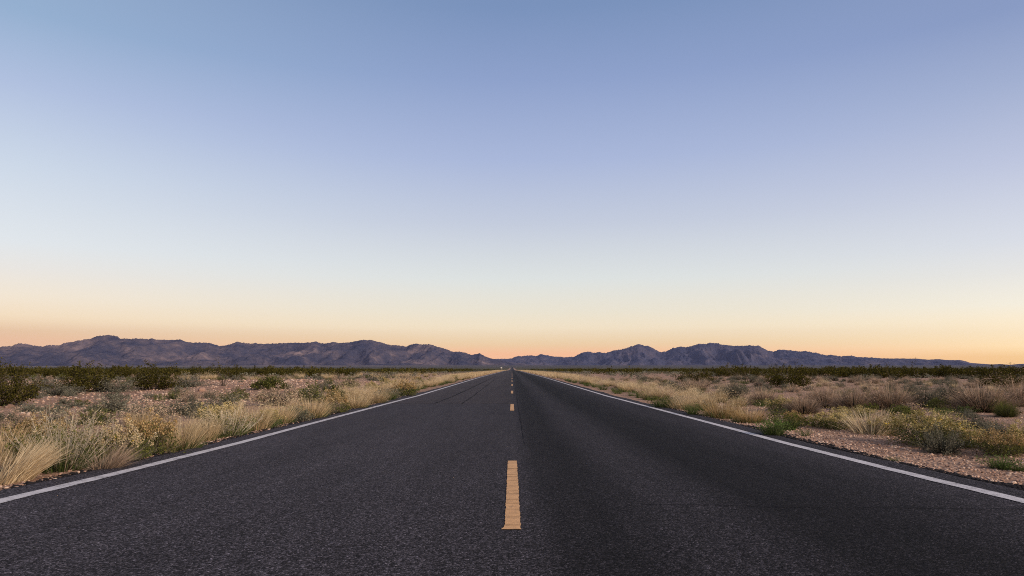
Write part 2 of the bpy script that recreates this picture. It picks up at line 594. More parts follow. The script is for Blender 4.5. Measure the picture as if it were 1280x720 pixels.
# ------------------------------------------------------------------ mountain ranges
SKY_L = [(-420, 457), (-260, 450), (-120, 441), (-50, 436), (0, 434), (4, 433), (14, 433), (18, 430.5), (25, 429), (33, 430), (45, 432.5), (55, 433), (60, 431.5),
         (66, 431), (74, 431.5), (80, 429), (100, 425.5), (112, 423.5), (118, 421), (124, 419.5), (142, 419), (147, 421), (150, 423.5), (156, 423),
         (160, 424), (168, 423), (186, 424), (190, 423), (194, 424.5), (220, 425), (225, 424), (232, 427), (240, 428), (262, 428.5), (268, 430.5),
         (275, 432.5), (283, 431.5), (290, 429.5), (297, 427), (305, 428.5), (313, 429.5), (320, 429), (328, 430), (338, 429.5), (360, 428.5),
         (376, 428.5), (388, 428), (395, 427), (401, 429), (408, 429), (417, 427.5), (426, 429), (440, 427.5), (447, 426), (452, 424.5), (458, 425),
         (464, 424.5), (470, 426.5), (478, 428.5), (485, 430.5), (489, 431.5), (494, 431), (500, 432), (508, 433), (514, 430.5), (520, 429.5),
         (528, 430.5), (540, 430.5), (545, 433), (556, 436), (567, 440), (574, 439), (580, 440.5), (587, 443), (592, 443.5), (599, 441.5),
         (605, 444.5), (612, 447.5), (622, 450), (640, 453), (690, 458.5)]
SKY_R = [(540, 458.5), (580, 453), (604, 449.5), (622, 448.5), (630, 448.5), (640, 448), (642, 446.5), (648, 444.8), (655, 445), (663, 444), (670, 445), (677, 442.5), (685, 444.5), (692, 445.5),
         (705, 446.5), (717, 446), (722, 443.5), (730, 440), (736, 439.5), (742, 441), (750, 440), (757, 441.5), (765, 438.5), (775, 437), (785, 434.5),
         (793, 431.5), (798, 430), (801, 430.8), (806, 432), (812, 433), (820, 437.5), (826, 440), (832, 439.5), (840, 435.5), (852, 433), (858, 434),
         (866, 432), (875, 429.5), (882, 430), (889, 428.5), (896, 429), (904, 431), (915, 432), (927, 432.5), (935, 431.5), (949, 432.5), (955, 435.5),
         (960, 438), (967, 439.5), (975, 436.5), (982, 437.5), (990, 438.5), (997, 439), (1010, 439), (1017, 440.5), (1025, 442.5), (1033, 444),
         (1038, 443.5), (1048, 445), (1058, 444.8), (1064, 444.3), (1070, 446), (1090, 447), (1103, 448), (1120, 448), (1145, 448.2), (1160, 449.5),
         (1175, 448.8), (1182, 450), (1200, 450), (1207, 451.5), (1213, 453.5), (1225, 454.5), (1240, 455.5), (1250, 455), (1262, 456), (1275, 454.8),
         (1300, 454.5), (1360, 453), (1440, 456), (1520, 459)]


def mountain_range(prof, r_foot, r_crest, r_back, mat, name, label, seed):
    th, tn = [], []
    f = 853.33
    for px, py in prof:
        cx, cy = (px - 640) / f, -(py - 360) / f
        d = (cx, math.cos(PITCH) - cy * math.sin(PITCH), math.sin(PITCH) + cy * math.cos(PITCH))
        th.append(math.atan2(d[0], d[1]))
        tn.append(d[2] / math.hypot(d[0], d[1]))
    TH = np.arange(th[0], th[-1], R(0.055))
    T = np.concatenate([np.linspace(0, 1, 90), np.linspace(1.03, 1.6, 8)])
    V = np.zeros((len(T), len(TH), 3))
    for j, a in enumerate(TH):
        s = float(np.interp(a, th, tn))
        jag = (0.0008 * nz(a * 500, seed, 1.0, 2) + 0.0008 * nz(a * 1100, seed, 1.0, 7)) * smoothstep(0.004, 0.018, s)
        for i, t in enumerate(T):
            rc = r_crest + 350 * nz(a * 6, 0, 1, seed)
            r = r_foot + (rc - r_foot) * t if t <= 1 else rc + (r_back - rc) * (t - 1)
            x, y = r * math.sin(a), r * math.cos(a)
            base = CAM_Z - 30
            sj = s + jag * t ** 8 if t <= 1 else s + jag
            crest = sj * rc + CAM_Z
            if t <= 1:
                # spurs run down from the crest, gullies between them
                wx = x + 200 * nz(x, y, 800, seed + 1) + (y - r_crest) * 0.35 * nz(x, 0, 2600, seed + 2)
                ridge = noise.ridged_multi_fractal(Vector((wx / 430, y / 1500, seed)), 0.9, 2.15, 5, 1.0, 2.0) * 0.5
                ridge = min(max((ridge - 0.22) / 0.55, 0), 1)
                fine = noise.fractal(Vector((x / 120, y / 260, seed + 5)), 0.9, 2.1, 4)
                hill = max(0.0, noise.noise(Vector((x / 900, y / 520, seed + 9)))) * max(0.0, 1 - abs(t - 0.38) / 0.38)
                cut = 0.78 * (1 - t ** 2.2) * (1 - ridge)
                g = t ** 0.95 * (1 - cut) + 0.55 * hill * (0.5 + 0.5 * ridge) + 0.06 * fine * math.sin(math.pi * t)
                h = base + (crest - base) * g
                cap = sj * r * (0.97 + 0.03 * t ** 6) + CAM_Z
                h = min(h, cap) if t < 1 else crest
            else:
                h = crest + (base - crest) * (t - 1) / 0.6
            V[i, j] = (x, y, h)
    o = obj(name, mesh(name, V.reshape(-1, 3), grid_faces(len(TH), len(T)), mat, smooth=True))
    tag(o, label, "mountains", kind='structure')


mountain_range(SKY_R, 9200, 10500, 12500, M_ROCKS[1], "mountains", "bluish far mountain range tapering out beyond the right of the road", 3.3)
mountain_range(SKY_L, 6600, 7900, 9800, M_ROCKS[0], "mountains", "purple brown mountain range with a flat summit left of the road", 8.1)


# ------------------------------------------------------------------ plants
def blades(n, r0, h, lean, w, droop=0.35, seg=3, lean0=0.0, dirbias=None, hvar=0.35, base_z=0.0):
    """thin tapering blades fanning out of a disc; returns verts, faces"""
    az = rng.uniform(0, 2 * math.pi, n)
    if dirbias is not None:
        az = dirbias[0] + rng.normal(0, dirbias[1], n)
    rr = r0 * np.sqrt(rng.uniform(0, 1, n))
    az0 = az + rng.normal(0, 0.5, n)
    ln = lean0 + (lean - lean0) * rng.uniform(0, 1, n) ** 0.8 * (0.45 + 0.55 * rr / max(r0, 1e-6))
    L = h * (1 - hvar * rng.uniform(0, 1, n) ** 1.3) * (1 + 0.12 * ln)
    ww = w * rng.uniform(0.6, 1.2, n)
    root = np.stack([rr * np.cos(az0), rr * np.sin(az0), np.full(n, base_z - 0.02)], 1)
    sd = rng.uniform(0, 2 * math.pi, n)
    side = np.stack([np.cos(sd), np.sin(sd), np.zeros(n)], 1)
    out = np.stack([np.cos(az), np.sin(az), np.zeros(n)], 1)
    V = np.zeros((n, seg + 1, 2, 3))
    p = root.copy()
    dr = droop * rng.uniform(0.2, 1.3, n)
    for k in range(seg + 1):
        t = k / seg
        taper = (1 - t) ** 0.7 * 0.92 + 0.08
        V[:, k, 0] = p - side * (ww * taper / 2)[:, None]
        V[:, k, 1] = p + side * (ww * taper / 2)[:, None]
        a = ln + dr * (t + 0.5 / seg) ** 1.5
        p = p + (out * np.sin(a)[:, None] + np.array([0, 0, 1]) * np.cos(a)[:, None]) * (L / seg)[:, None]
    tips = p
    base = (np.arange(n) * (seg + 1) * 2)[:, None, None]
    k = np.arange(seg)[None, :, None] * 2
    F = base + k + np.array([0, 1, 3, 2])[None, None, :]
    return V.reshape(-1, 3), F.reshape(-1, 4), tips


def dome_blades(n, h, r, w, droop=0.25, seg=3, fill=(0.72, 1.06), core=0.3, start=0.0):
    """blades radiating from a tight foot out to a dome of height h and radius r"""
    az = rng.uniform(0, 2 * math.pi, n)
    ln = 1.45 * rng.uniform(0, 1, n) ** 0.7
    lobe = 1 + 0.10 * np.sin(az * 3 + rng.uniform(0, 6)) + 0.08 * np.sin(az * 7 + rng.uniform(0, 6))
    L = lobe / np.sqrt((np.sin(ln) / r) ** 2 + (np.cos(ln) / h) ** 2) * rng.uniform(*fill, n)
    out = np.stack([np.cos(az), np.sin(az), np.zeros(n)], 1)
    rr = core * r * rng.uniform(0, 1, n)
    p = out * rr[:, None] + np.array([0, 0, -0.02])
    L = L - rr * np.sin(ln)
    st = start * rng.uniform(0.6, 1.2, n) * L
    p = p + (out * np.sin(ln)[:, None] + np.array([0, 0, 1]) * np.cos(ln)[:, None]) * st[:, None]
    L = L - st
    sd = rng.uniform(0, 2 * math.pi, n)
    side = np.stack([np.cos(sd), np.sin(sd), np.zeros(n)], 1)
    ww = w * rng.uniform(0.6, 1.2, n)
    dr = droop * rng.uniform(-0.3, 1.3, n)
    V = np.zeros((n, seg + 1, 2, 3))
    for k in range(seg + 1):
        t = k / seg
        taper = (1 - t) ** 0.7 * 0.9 + 0.1
        V[:, k, 0] = p - side * (ww * taper / 2)[:, None]
        V[:, k, 1] = p + side * (ww * taper / 2)[:, None]
        a = ln + dr * (t - 0.3)
        p = p + (out * np.sin(a)[:, None] + np.array([0, 0, 1]) * np.cos(a)[:, None]) * (L / seg)[:, None]
        p[:, 2] = np.maximum(p[:, 2], 0.0)
    base = (np.arange(n) * (seg + 1) * 2)[:, None, None]
    F = base + np.arange(seg)[None, :, None] * 2 + np.array([0, 1, 3, 2])[None, None, :]
    return V.reshape(-1, 3), F.reshape(-1, 4), p


def leaves(pts, size, flat=0.0, aspect=0.5, jitter=0.0):
    """a small diamond leaf at each point"""
    n = len(pts)
    pts = np.asarray(pts) + rng.normal(0, 1, (n, 3)) * jitter
    a = rng.normal(0, 1, (n, 3)); a[:, 2] = a[:, 2] * (1 - flat) + flat * 0.6
    a /= np.linalg.norm(a, axis=1)[:, None]
    b = rng.normal(0, 1, (n, 3)); b -= (b * a).sum(1)[:, None] * a
    b /= np.linalg.norm(b, axis=1)[:, None]
    s = size * rng.uniform(0.6, 1.35, n)[:, None]
    V = np.stack([pts - a * s * .5, pts + b * s * aspect * .5, pts + a * s * .5, pts - b * s * aspect * .5], 1)
    F = (np.arange(n) * 4)[:, None] + np.arange(4)[None, :]
    return V.reshape(-1, 3), F


def stems_shrub(nb, H, Rad, lean_max, twigs, base_r=0.05, w=0.008, crook=0.25, up=0.35, domed=True):
    """branches as thin triangular prisms; returns verts, faces, twig tips, points along twigs"""
    V, F, tips, along = [], [], [], []

    def limb(p, q, w0, w1):
        d = (q - p); L = np.linalg.norm(d)
        if L < 1e-5: return
        d /= L
        a = np.cross(d, (0.3, 0.9, 0.2)); a /= np.linalg.norm(a)
        b = np.cross(d, a)
        o = len(V)
        for c, ww in ((p, w0), (q, w1)):
            for k in range(3):
                an = k * 2.0944
                V.append(c + (a * math.cos(an) + b * math.sin(an)) * ww)
        for k in range(3):
            F.append((o + k, o + (k + 1) % 3, o + 3 + (k + 1) % 3, o + 3 + k))

    for i in range(nb):
        az = 2.39996 * i + rng.normal(0, 0.3)
        u = math.sqrt((i + 0.5) / nb)
        ln = lean_max * u * rng.uniform(0.85, 1.1)
        p = np.array([math.cos(az) * base_r * u, math.sin(az) * base_r * u, -0.03])
        # dome: lower branches reach Rad, upright ones reach H
        L = 1 / math.sqrt((math.sin(ln) / Rad) ** 2 + (math.cos(ln) / H) ** 2) if domed else H * rng.uniform(0.75, 1.1)
        L *= rng.uniform(0.72, 1.08)
        ns = 4
        d = np.array([math.sin(ln) * math.cos(az), math.sin(ln) * math.sin(az), math.cos(ln)])
        for s in range(ns):
            d = d + rng.normal(0, crook, 3) * 0.5 + np.array([0, 0, up * 0.12 * s])
            d /= np.linalg.norm(d)
            q = p + d * L / ns
            w0, w1 = w * (1 - 0.8 * s / ns), w * (1 - 0.8 * (s + 1) / ns)
            limb(p, q, w0, w1)
            if s >= 1:
                for _ in range(twigs):
                    t0 = rng.uniform(0, 1)
                    c = p + (q - p) * t0
                    e = d + rng.normal(0, 0.55, 3) + np.array([0, 0, 0.25])
                    e /= np.linalg.norm(e)
                    ll = L * rng.uniform(0.12, 0.30)
                    tip = c + e * ll
                    limb(c, tip, w * 0.3, w * 0.14)
                    tips.append(tip)
                    for q_ in range(3):
                        along.append(c + e * ll * rng.uniform(0.25, 1))
            p = q
        tips.append(p)
        along.append(p)
    return np.array(V), np.array(F), np.array(tips), np.array(along)


M_TAN = m_leaf("dry grass", [(0.30, 0.22, 0.12), (0.46, 0.34, 0.19), (0.62, 0.47, 0.27), (0.38, 0.30, 0.18), (0.74, 0.58, 0.36)], 0.2, 0.18)
M_PLUME = m_leaf("grass plumes", [(0.52, 0.39, 0.22), (0.66, 0.52, 0.31), (0.78, 0.65, 0.43)], 0.25, 0.14)
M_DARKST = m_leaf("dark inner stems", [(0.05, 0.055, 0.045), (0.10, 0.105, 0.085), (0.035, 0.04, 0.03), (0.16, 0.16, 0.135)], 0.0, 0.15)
M_STRAW = m_leaf("pale straw", [(0.50, 0.38, 0.23), (0.70, 0.56, 0.36), (0.80, 0.68, 0.47)], 0.3, 0.1)
M_PINK = m_leaf("pinkish dry grass", [(0.28, 0.20, 0.14), (0.46, 0.33, 0.24), (0.64, 0.48, 0.36), (0.38, 0.30, 0.22)], 0.2, 0.2)
M_GREYST = m_leaf("grey stems", [(0.16, 0.15, 0.11), (0.28, 0.26, 0.20), (0.10, 0.10, 0.07)], 0.1, 0.15)
M_PALEST = m_leaf("pale stems", [(0.58, 0.50, 0.38), (0.72, 0.64, 0.50), (0.46, 0.40, 0.29)], 0.1, 0.1)
M_GREENB = m_leaf("green grass base", [(0.055, 0.085, 0.025), (0.10, 0.13, 0.04), (0.14, 0.16, 0.07)], 0.3, 0.2)
M_WEED = m_leaf("fresh green leaves", [(0.07, 0.115, 0.028), (0.11, 0.165, 0.045), (0.17, 0.215, 0.08)], 0.35, 0.15)
M_SAGE = m_leaf("sage leaves", [(0.12, 0.125, 0.09), (0.19, 0.19, 0.145), (0.27, 0.26, 0.20), (0.15, 0.13, 0.09)], 0.2, 0.22)
M_OLIVE = m_leaf("olive leaves", [(0.060, 0.075, 0.020), (0.12, 0.135, 0.035), (0.20, 0.20, 0.06)], 0.25, 0.15)
M_GOLD = m_leaf("golden seed heads", [(0.42, 0.32, 0.12), (0.60, 0.47, 0.21), (0.74, 0.61, 0.34), (0.48, 0.39, 0.17), (0.36, 0.33, 0.11)], 0.25, 0.12)
M_RUST = m_leaf("rusty seed heads", [(0.30, 0.20, 0.09), (0.42, 0.29, 0.13), (0.54, 0.39, 0.20)], 0.25, 0.12)
M_YFLOW = m_leaf("yellow blossom", [(0.75, 0.50, 0.03), (0.85, 0.62, 0.06)], 0.25, 0.1)
M_CREO = m_leaf("creosote leaves", [(0.030, 0.030, 0.006), (0.055, 0.052, 0.010), (0.088, 0.080, 0.018), (0.13, 0.11, 0.03)], 0.2, 0.2)
M_WOOD = m_leaf("dark twigs", [(0.05, 0.038, 0.028), (0.09, 0.07, 0.055), (0.13, 0.11, 0.09)], 0.0, 0.15)
M_DEAD = m_leaf("bleached wood", [(0.42, 0.38, 0.33), (0.30, 0.27, 0.24)], 0.0, 0.1)


def cat(*parts):
    """join (verts, faces, material index) parts"""
    V, F, I, o = [], [], [], 0
    for v, f, i in parts:
        V.append(np.asarray(v)); F.append(np.asarray(f) + o); I.append(np.full(len(f), i)); o += len(v)
    return np.concatenate(V), np.concatenate(F), np.concatenate(I)


# each kind: a function giving its parts [(part name, verts, faces, material)], at unit real size, with level of detail q
def k_bunch(q=1.0, h=0.45, r=0.16, lean=0.8, mat=None, green=0.5, w=0.0055, droop=0.5, plume=True):
    n = int(700 * q)
    wq = w / math.sqrt(q) if q < 1 else w
    v, f, t = blades(n, r, h, lean, wq, droop)
    v1, f1, t1 = blades(int(110 * q) + 8, r * 0.8, h * 1.15, lean * 0.75, wq * 0.8, 0.25, hvar=0.2)
    out = [("dry_tuft", *cat((v, f, 0), (v1, f1, 1)), [mat or M_TAN, M_STRAW])]
    if plume:
        tt = np.concatenate([t1, t[t[:, 2] > h * 0.62]])
        m = int(360 * q)
        lv, lf = leaves(tt[rng.integers(0, len(tt), m)], 0.042 / math.sqrt(q), 0.85, 0.11, 0.014)
        out.append(("blossom", *cat((lv, lf, 0)), [M_PLUME]))
    if green:
        g, gf, _ = blades(int(520 * q * green) + 40, r * 1.25, h * 0.5, lean * 1.35, wq * 1.4, 0.5)
        out.append(("green_base", *cat((g, gf, 0)), [M_GREENB]))
    return out


def k_mound(q=1.0, h=0.55, r=0.45, mat=None, low=None):
    wq = 0.006 / math.sqrt(q) if q < 1 else 0.006
    v, f, t = dome_blades(int(1700 * q), h, r, wq, start=0.42)
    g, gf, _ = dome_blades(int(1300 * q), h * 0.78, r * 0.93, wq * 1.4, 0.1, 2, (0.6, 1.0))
    hi = t[t[:, 2] > h * 0.4]
    lv, lf = leaves(hi[rng.integers(0, len(hi), int(800 * q))], 0.032 / math.sqrt(q), 0.6, 0.16, 0.02)
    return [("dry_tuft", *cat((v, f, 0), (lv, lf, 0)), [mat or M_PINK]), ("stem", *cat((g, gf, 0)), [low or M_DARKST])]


def k_sage(q=1.0, h=0.40, r=0.42, mat=None):
    v, f, tips, al = stems_shrub(int(44 * max(q, .4)), h, r, 1.5, 3 if q > .5 else 2, 0.05, 0.005, 0.22)
    n = int(2600 * q)
    pts = al[rng.integers(0, len(al), n)]
    lv, lf = leaves(pts, 0.026 / math.sqrt(q), 0.2, 0.55, 0.024)
    g, gf, _ = dome_blades(int(500 * q), h * 0.75, r * 0.85, 0.006 / math.sqrt(q), 0.1, 2)
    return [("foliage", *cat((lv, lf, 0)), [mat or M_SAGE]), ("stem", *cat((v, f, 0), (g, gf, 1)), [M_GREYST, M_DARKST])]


def k_golden(q=1.0, h=0.42, r=0.36, gold=None, leafmat=None, flowers=0):
    nb = int(60 * max(q, .4))
    v, f, tips, al = stems_shrub(nb, h, r, 1.35, 2, 0.06, 0.005, 0.14)
    n = int(2400 * q)
    low = al[al[:, 2] < h * 0.74]
    lv, lf = leaves(low[rng.integers(0, len(low), n)], 0.034 / math.sqrt(q), 0.0, 0.3, 0.025)
    hi = tips[tips[:, 2] > h * 0.48]
    m = int(2600 * q)
    fv, ff = leaves(hi[rng.integers(0, len(hi), m)], 0.020 / math.sqrt(q), 0.2, 0.8, 0.02)
    out = [("foliage", *cat((lv, lf, 0)), [leafmat or M_OLIVE]), ("stem", *cat((v, f, 0)), [M_GREYST]),
           ("flower_crown", *cat((fv, ff, 0)), [gold or M_GOLD])]
    if flowers:
        cen = hi[rng.integers(0, len(hi), flowers)]
        yv, yf = leaves(np.repeat(cen, 5, 0), 0.015, 0.8, 0.9, 0.007)
        out.append(("blossom", *cat((yv, yf, 0)), [M_YFLOW]))
    return out


def k_creosote(q=1.0, h=1.2, r=0.95, mat=None):
    v, f, tips, al = stems_shrub(int(44 * max(q, .45)), h, r, 1.35, 5 if q > .5 else 4, 0.16, 0.012, 0.22, 0.25)
    n = int(5200 * q)
    up = al[al[:, 2] > h * 0.10]
    lv, lf = leaves(up[rng.integers(0, len(up), n)], 0.058 / math.sqrt(q), 0.1, 0.7, 0.06)
    return [("foliage", *cat((lv, lf, 0)), [mat or M_CREO]), ("stem", *cat((v, f, 0)), [M_WOOD])]


def k_weed(q=1.0, h=0.24, r=0.12, mat=None, lean=1.0):
    v, f, t = blades(int(230 * q), r, h, lean, 0.012, 0.35)
    pts = t[rng.integers(0, len(t), int(420 * q))] * np.array([0.9, 0.9, 0.85])
    lv, lf = leaves(pts, 0.030, 0.2, 0.45, 0.025)
    return [("stem", *cat((v, f, 0)), [M_GREENB]), ("foliage", *cat((lv, lf, 0)), [mat or M_WEED])]


def k_stalky(q=1.0, h=0.55, r=0.16):
    """tall shrub of bare pale stalks with a grey-green base"""
    v, f, tips, al = stems_shrub(64, h, r * 2.8, 0.95, 2, 0.10, 0.0080, 0.10, 0.5)
    lo = al[al[:, 2] < h * 0.7]
    lv, lf = leaves(lo[rng.integers(0, len(lo), 1700)], 0.024, 0.0, 0.3, 0.025)
    hi = tips[tips[:, 2] > h * 0.6]
    sv, sf = leaves(hi[rng.integers(0, len(hi), 800)], 0.024, 0.7, 0.15, 0.02)
    g, gf, _ = blades(560, r * 1.3, h * 0.5, 0.9, 0.006, 0.3)
    return [("stem", *cat((v, f, 0)), [M_PALEST]), ("foliage", *cat((lv, lf, 0), (g, gf, 1)), [M_OLIVE, M_GREENB]), ("blossom", *cat((sv, sf, 0)), [M_PLUME])]


def k_sprawl(q=1.0, h=0.34, r=0.14, mat=None, bias=None, lean=1.25):
    v, f, t = blades(int(420 * q), r, h, lean, 0.006, 0.45, dirbias=bias, lean0=0.35)
    return [("dry_tuft", *cat((v, f, 0)), [mat or M_STRAW]), ("stem", *cat(*[(a, b, 0) for a, b, _ in [blades(90, r, h * .5, 0.9, 0.006)]]), [M_GREYST])]


def k_leggy(q=1.0, h=2.0, n=9):
    """tall open bush: a few bare crooked limbs with leaf tufts at their ends"""
    v, f, tips, al = stems_shrub(n, h, h * 0.62, 0.75, 2, 0.12, 0.022, 0.30, 0.2, domed=False)
    hi = tips[tips[:, 2] > h * 0.45]
    lv, lf = leaves(hi[rng.integers(0, len(hi), 50 * n)], 0.070, 0.1, 0.5, 0.05)
    return [("foliage", *cat((lv, lf, 0)), [M_CREO]), ("stem", *cat((v, f, 0)), [M_WOOD])]


def plant(name, parts, loc, label, cat_, group=None, rz=None, sc=1.0, scz=None):
    """a plant as an Empty at its foot with one mesh per part"""
    root = bpy.data.objects.new(name, None)
    root.empty_display_size = 0.1
    COL.objects.link(root)
    root.location = loc
    root.rotation_euler = (0, 0, random.uniform(0, 6.28) if rz is None else rz)
    root.scale = (sc, sc, scz or sc)
    tag(root, label, cat_, group)
    for pn, v, f, i, mats in parts:
        obj(pn, mesh(pn, v, f, mats, i), root)
    return root


def single(name, parts):
    """the same plant as one mesh, for copies too small to show their parts"""
    V, F, I, MT, o = [], [], [], [], 0
    for pn, v, f, i, mats in parts:
        V.append(v); F.append(f + o); I.append(i + len(MT)); MT += mats; o += len(v)
    return mesh(name, np.concatenate(V), np.concatenate(F), MT, np.concatenate(I))


def copy_tree(o, loc, rz, sc, label, group=None, scz=None):
    c = o.copy(); COL.objects.link(c)
    c.location = loc; c.rotation_euler = (0, 0, rz); c.scale = (sc, sc, scz or sc)
    c['label'] = label
    if group: c['group'] = group
    elif 'group' in c: del c['group']
    for ch in o.children:
        d = ch.copy(); COL.objects.link(d); d.parent = c
    return c


taken = []          # (x, y, radius) of everything planted, so that the fill keeps clear of it


def put(kind, px, py, w_px, h_px, name, label, cat_, rz=None, unit=(1, 1), **kw):
    """plant one individual with its foot at the ground point seen at (px, py), w_px wide and h_px tall at that distance"""
    p = at(px, py)
    s = px_size(p.y)
    parts = kind(**kw)
    allv = np.concatenate([q[1] for q in parts])
    hh = np.percentile(allv[:, 2], 98.5)
    ww = np.percentile(allv[:, 0], 98) - np.percentile(allv[:, 0], 2)
    sx, sz = w_px * s / ww, h_px * s / hh
    taken.append((p.x, p.y, w_px * s * 0.45))
    return plant(name, parts, (p.x, p.y, ground_z(p.x, p.y)), label, cat_, None, rz, sx, sz)



# ---- the plants nearest the road on the left, each on its own
G, SH, FS = "grass", "shrub", "flowering shrub"
put(k_sprawl, -2, 606, 84, 52, "grass_clump", "pale straw tuft leaning over the gravel nearest the left end of the road edge", G, rz=0, bias=(0.5, 0.55), lean=0.9, q=1.6)
put(k_weed, 36, 588, 50, 40, "green_shrub", "dark green low shrub between the pale straw tuft and the tall stalky bush", SH, mat=M_OLIVE)
put(k_stalky, 78, 588, 96, 72, "stalky_bush", "tallest bush by the road, fan of bare pale stalks over a grey green base", SH)
put(k_sprawl, 128, 586, 64, 30, "grass_clump", "low sprawling straw grass right beside the tall stalky bush", G, rz=0, bias=(0.1, 0.9), lean=1.3, mat=M_PINK)
put(k_golden, 146, 578, 66, 46, "golden_bush", "golden bush with bright yellow blossom beside the tall stalky bush", FS, flowers=18, gold=M_PLUME)
put(k_golden, 186, 570, 62, 46, "golden_bush", "brownish golden bush with few blossoms between blossoming bush and tall tan grass", FS, gold=M_RUST, flowers=6)
put(k_golden, 44, 566, 60, 44, "golden_bush", "dull golden bush half hidden behind the tall stalky bush", FS, gold=M_RUST)
put(k_sprawl, 8, 572, 60, 46, "grass_clump", "tan grass behind the pale straw tuft at the end of the left verge", G, mat=M_TAN)
put(k_bunch, 224, 562, 74, 52, "grass_clump", "tall tan grass with fresh green base, left verge before the grey stems", G, green=0.9)
put(k_bunch, 256, 552, 50, 42, "grass_clump", "tan grass touching the grey stemmed bush on its near side", G, green=0.3)
put(k_stalky, 286, 546, 58, 36, "stalky_bush", "small sprawling bush of grey stems with dark green base on left verge", SH, h=0.4)
put(k_golden, 276, 536, 44, 30, "golden_bush", "little bush with single yellow blossoms behind the grey stemmed bush", FS, flowers=16)
put(k_bunch, 316, 538, 66, 42, "grass_clump", "widest tan grass clump just beyond the grey stemmed bush", G, green=0.4, r=0.2)
put(k_golden, 335, 535, 34, 22, "golden_bush", "low green and gold bush at the foot of the widest tan clump", FS, leafmat=M_WEED)
put(k_bunch, 348, 531, 50, 34, "grass_clump", "tan grass with green foot just before the tall bright tan clump", G, green=1.0)
put(k_weed, 366, 527, 34, 18, "green_shrub", "small fresh green shrub under the tall bright tan clump of left verge", SH)
put(k_bunch, 388, 523, 58, 34, "grass_clump", "tall bright tan clump next to the rounded dark olive bush", G, green=0.6)
put(k_sage, 372, 527, 30, 18, "sagebrush", "grey green little sage below the tall bright tan clump", SH)
put(k_golden, 419, 516, 34, 27, "golden_bush", "rounded dark olive bush with rusty top at the edge of left lane", FS, gold=M_RUST, h=0.5)
put(k_bunch, 446, 510, 44, 22, "grass_clump", "tan grass just past the rounded dark olive bush", G, green=0.5)
put(k_bunch, 470, 504, 44, 22, "grass_clump", "tan grass with pale base, second past the rounded dark olive bush", G, green=0.3)
put(k_weed, 487, 500, 30, 14, "green_shrub", "grey green plant on the verge before the small rusty bush", SH, mat=M_SAGE)
put(k_golden, 507, 495, 30, 18, "golden_bush", "small rusty orange bush alone beside the widened pavement edge", FS, gold=M_RUST)

# ---- sage and scrub on the stony flat left of the verge
put(k_sage, 118, 531, 44, 20, "sagebrush", "dark rounded sage above the blossoming golden bush", SH, mat=M_OLIVE)
put(k_sage, 142, 515, 46, 21, "sagebrush", "grey sage mound alone on the pink stones, first right of the left edge", SH)
put(k_sage, 186, 529, 60, 26, "sagebrush", "broad grey brown sage behind the brownish golden bush", SH, mat=M_PINK)
put(k_sage, 228, 519, 42, 20, "sagebrush", "grey green sage behind the tall tan grass with fresh green base", SH)
put(k_sage, 268, 521, 56, 26, "sagebrush", "wide dark sage with grey twigs behind the grey stemmed bush", SH)
put(k_sage, 217, 499, 18, 11, "sagebrush", "small dark green sage high on the pink stones", SH, mat=M_OLIVE)
put(k_sage, 237, 503, 24, 14, "sagebrush", "brown grey sage on the stones right of the small dark one", SH, mat=M_PINK)
put(k_sage, 262, 497, 22, 9, "sagebrush", "low flat brown sage on upper stones near the olive shrub", SH, mat=M_PINK)
put(k_sage, 286, 503, 30, 14, "sagebrush", "olive shrub with drooping side on upper pink stones", SH, mat=M_OLIVE)
put(k_sage, 348, 507, 52, 24, "sagebrush", "tan topped sage mound between stones and widest tan grass", SH, mat=M_PINK)
put(k_sage, 336, 498, 26, 12, "sagebrush", "small brown sage at the far side of the tan topped mound", SH, mat=M_PINK)
put(k_sage, 390, 503, 54, 22, "sagebrush", "broad olive brown mound above the tall bright tan clump", SH, mat=M_OLIVE)
put(k_creosote, 336, 487, 36, 14, "creosote_bush", "small yellow green creosote alone on top of the pink bank", SH, mat=M_OLIVE, h=0.6, r=0.6)
put(k_sage, 409, 488, 30, 13, "sagebrush", "grey sage beside the rounded dark one on the bank end", SH)
put(k_sage, 437, 484, 24, 11, "sagebrush", "rounded dark sage at the end of the pink bank", SH, mat=M_OLIVE)
put(k_sage, 358, 486, 18, 7, "sagebrush", "tiny grey sage on the bank between creosote and grey sage", SH)
put(k_sage, 118, 514, 20, 8, "sagebrush", "little green plant on pink stones above the stalky bush", SH, mat=M_WEED)
put(k_sage, 40, 515, 22, 10, "sagebrush", "small blue green sage near the dark creosote at the stony edge", SH)
put(k_sage, 66, 536, 40, 24, "sagebrush", "dull grey sage behind the tall stalky bush", SH)
put(k_sage, 22, 538, 44, 24, "sagebrush", "brown grey sage behind the tan grass at the end of the verge", SH, mat=M_PINK)

# ---- big creosote bushes along the far side of the stones
put(k_creosote, 6, 507, 64, 48, "creosote_bush", "largest dark creosote bush at the near left edge of the stones", SH, q=1.4)
put(k_creosote, 108, 490, 56, 32, "creosote_bush", "dark spreading creosote behind the first lone grey sage", SH)
put(k_creosote, 190, 487, 52, 30, "creosote_bush", "dark creosote left of the grey sage row behind the bank", SH)
put(k_sage, 52, 487, 44, 13, "sagebrush", "grey sage between the largest creosote and the spreading one", SH)
put(k_sage, 74, 494, 52, 13, "sagebrush", "low dark grey sage in front of the gap between two creosotes", SH)
put(k_sage, 142, 490, 44, 17, "sagebrush", "grey green sage between spreading creosote and the one left of the bank", SH)
put(k_sage, 40, 498, 24, 8, "sagebrush", "flat grey sage on the stony edge beside the largest creosote", SH)
put(k_sage, 232, 484, 44, 13, "sagebrush", "silvery sage row start right of the creosote left of bank", SH)
put(k_sage, 66, 576, 60, 34, "sagebrush", "dark grey sage tucked in behind the foot of the tall stalky bush", SH, mat=M_OLIVE)
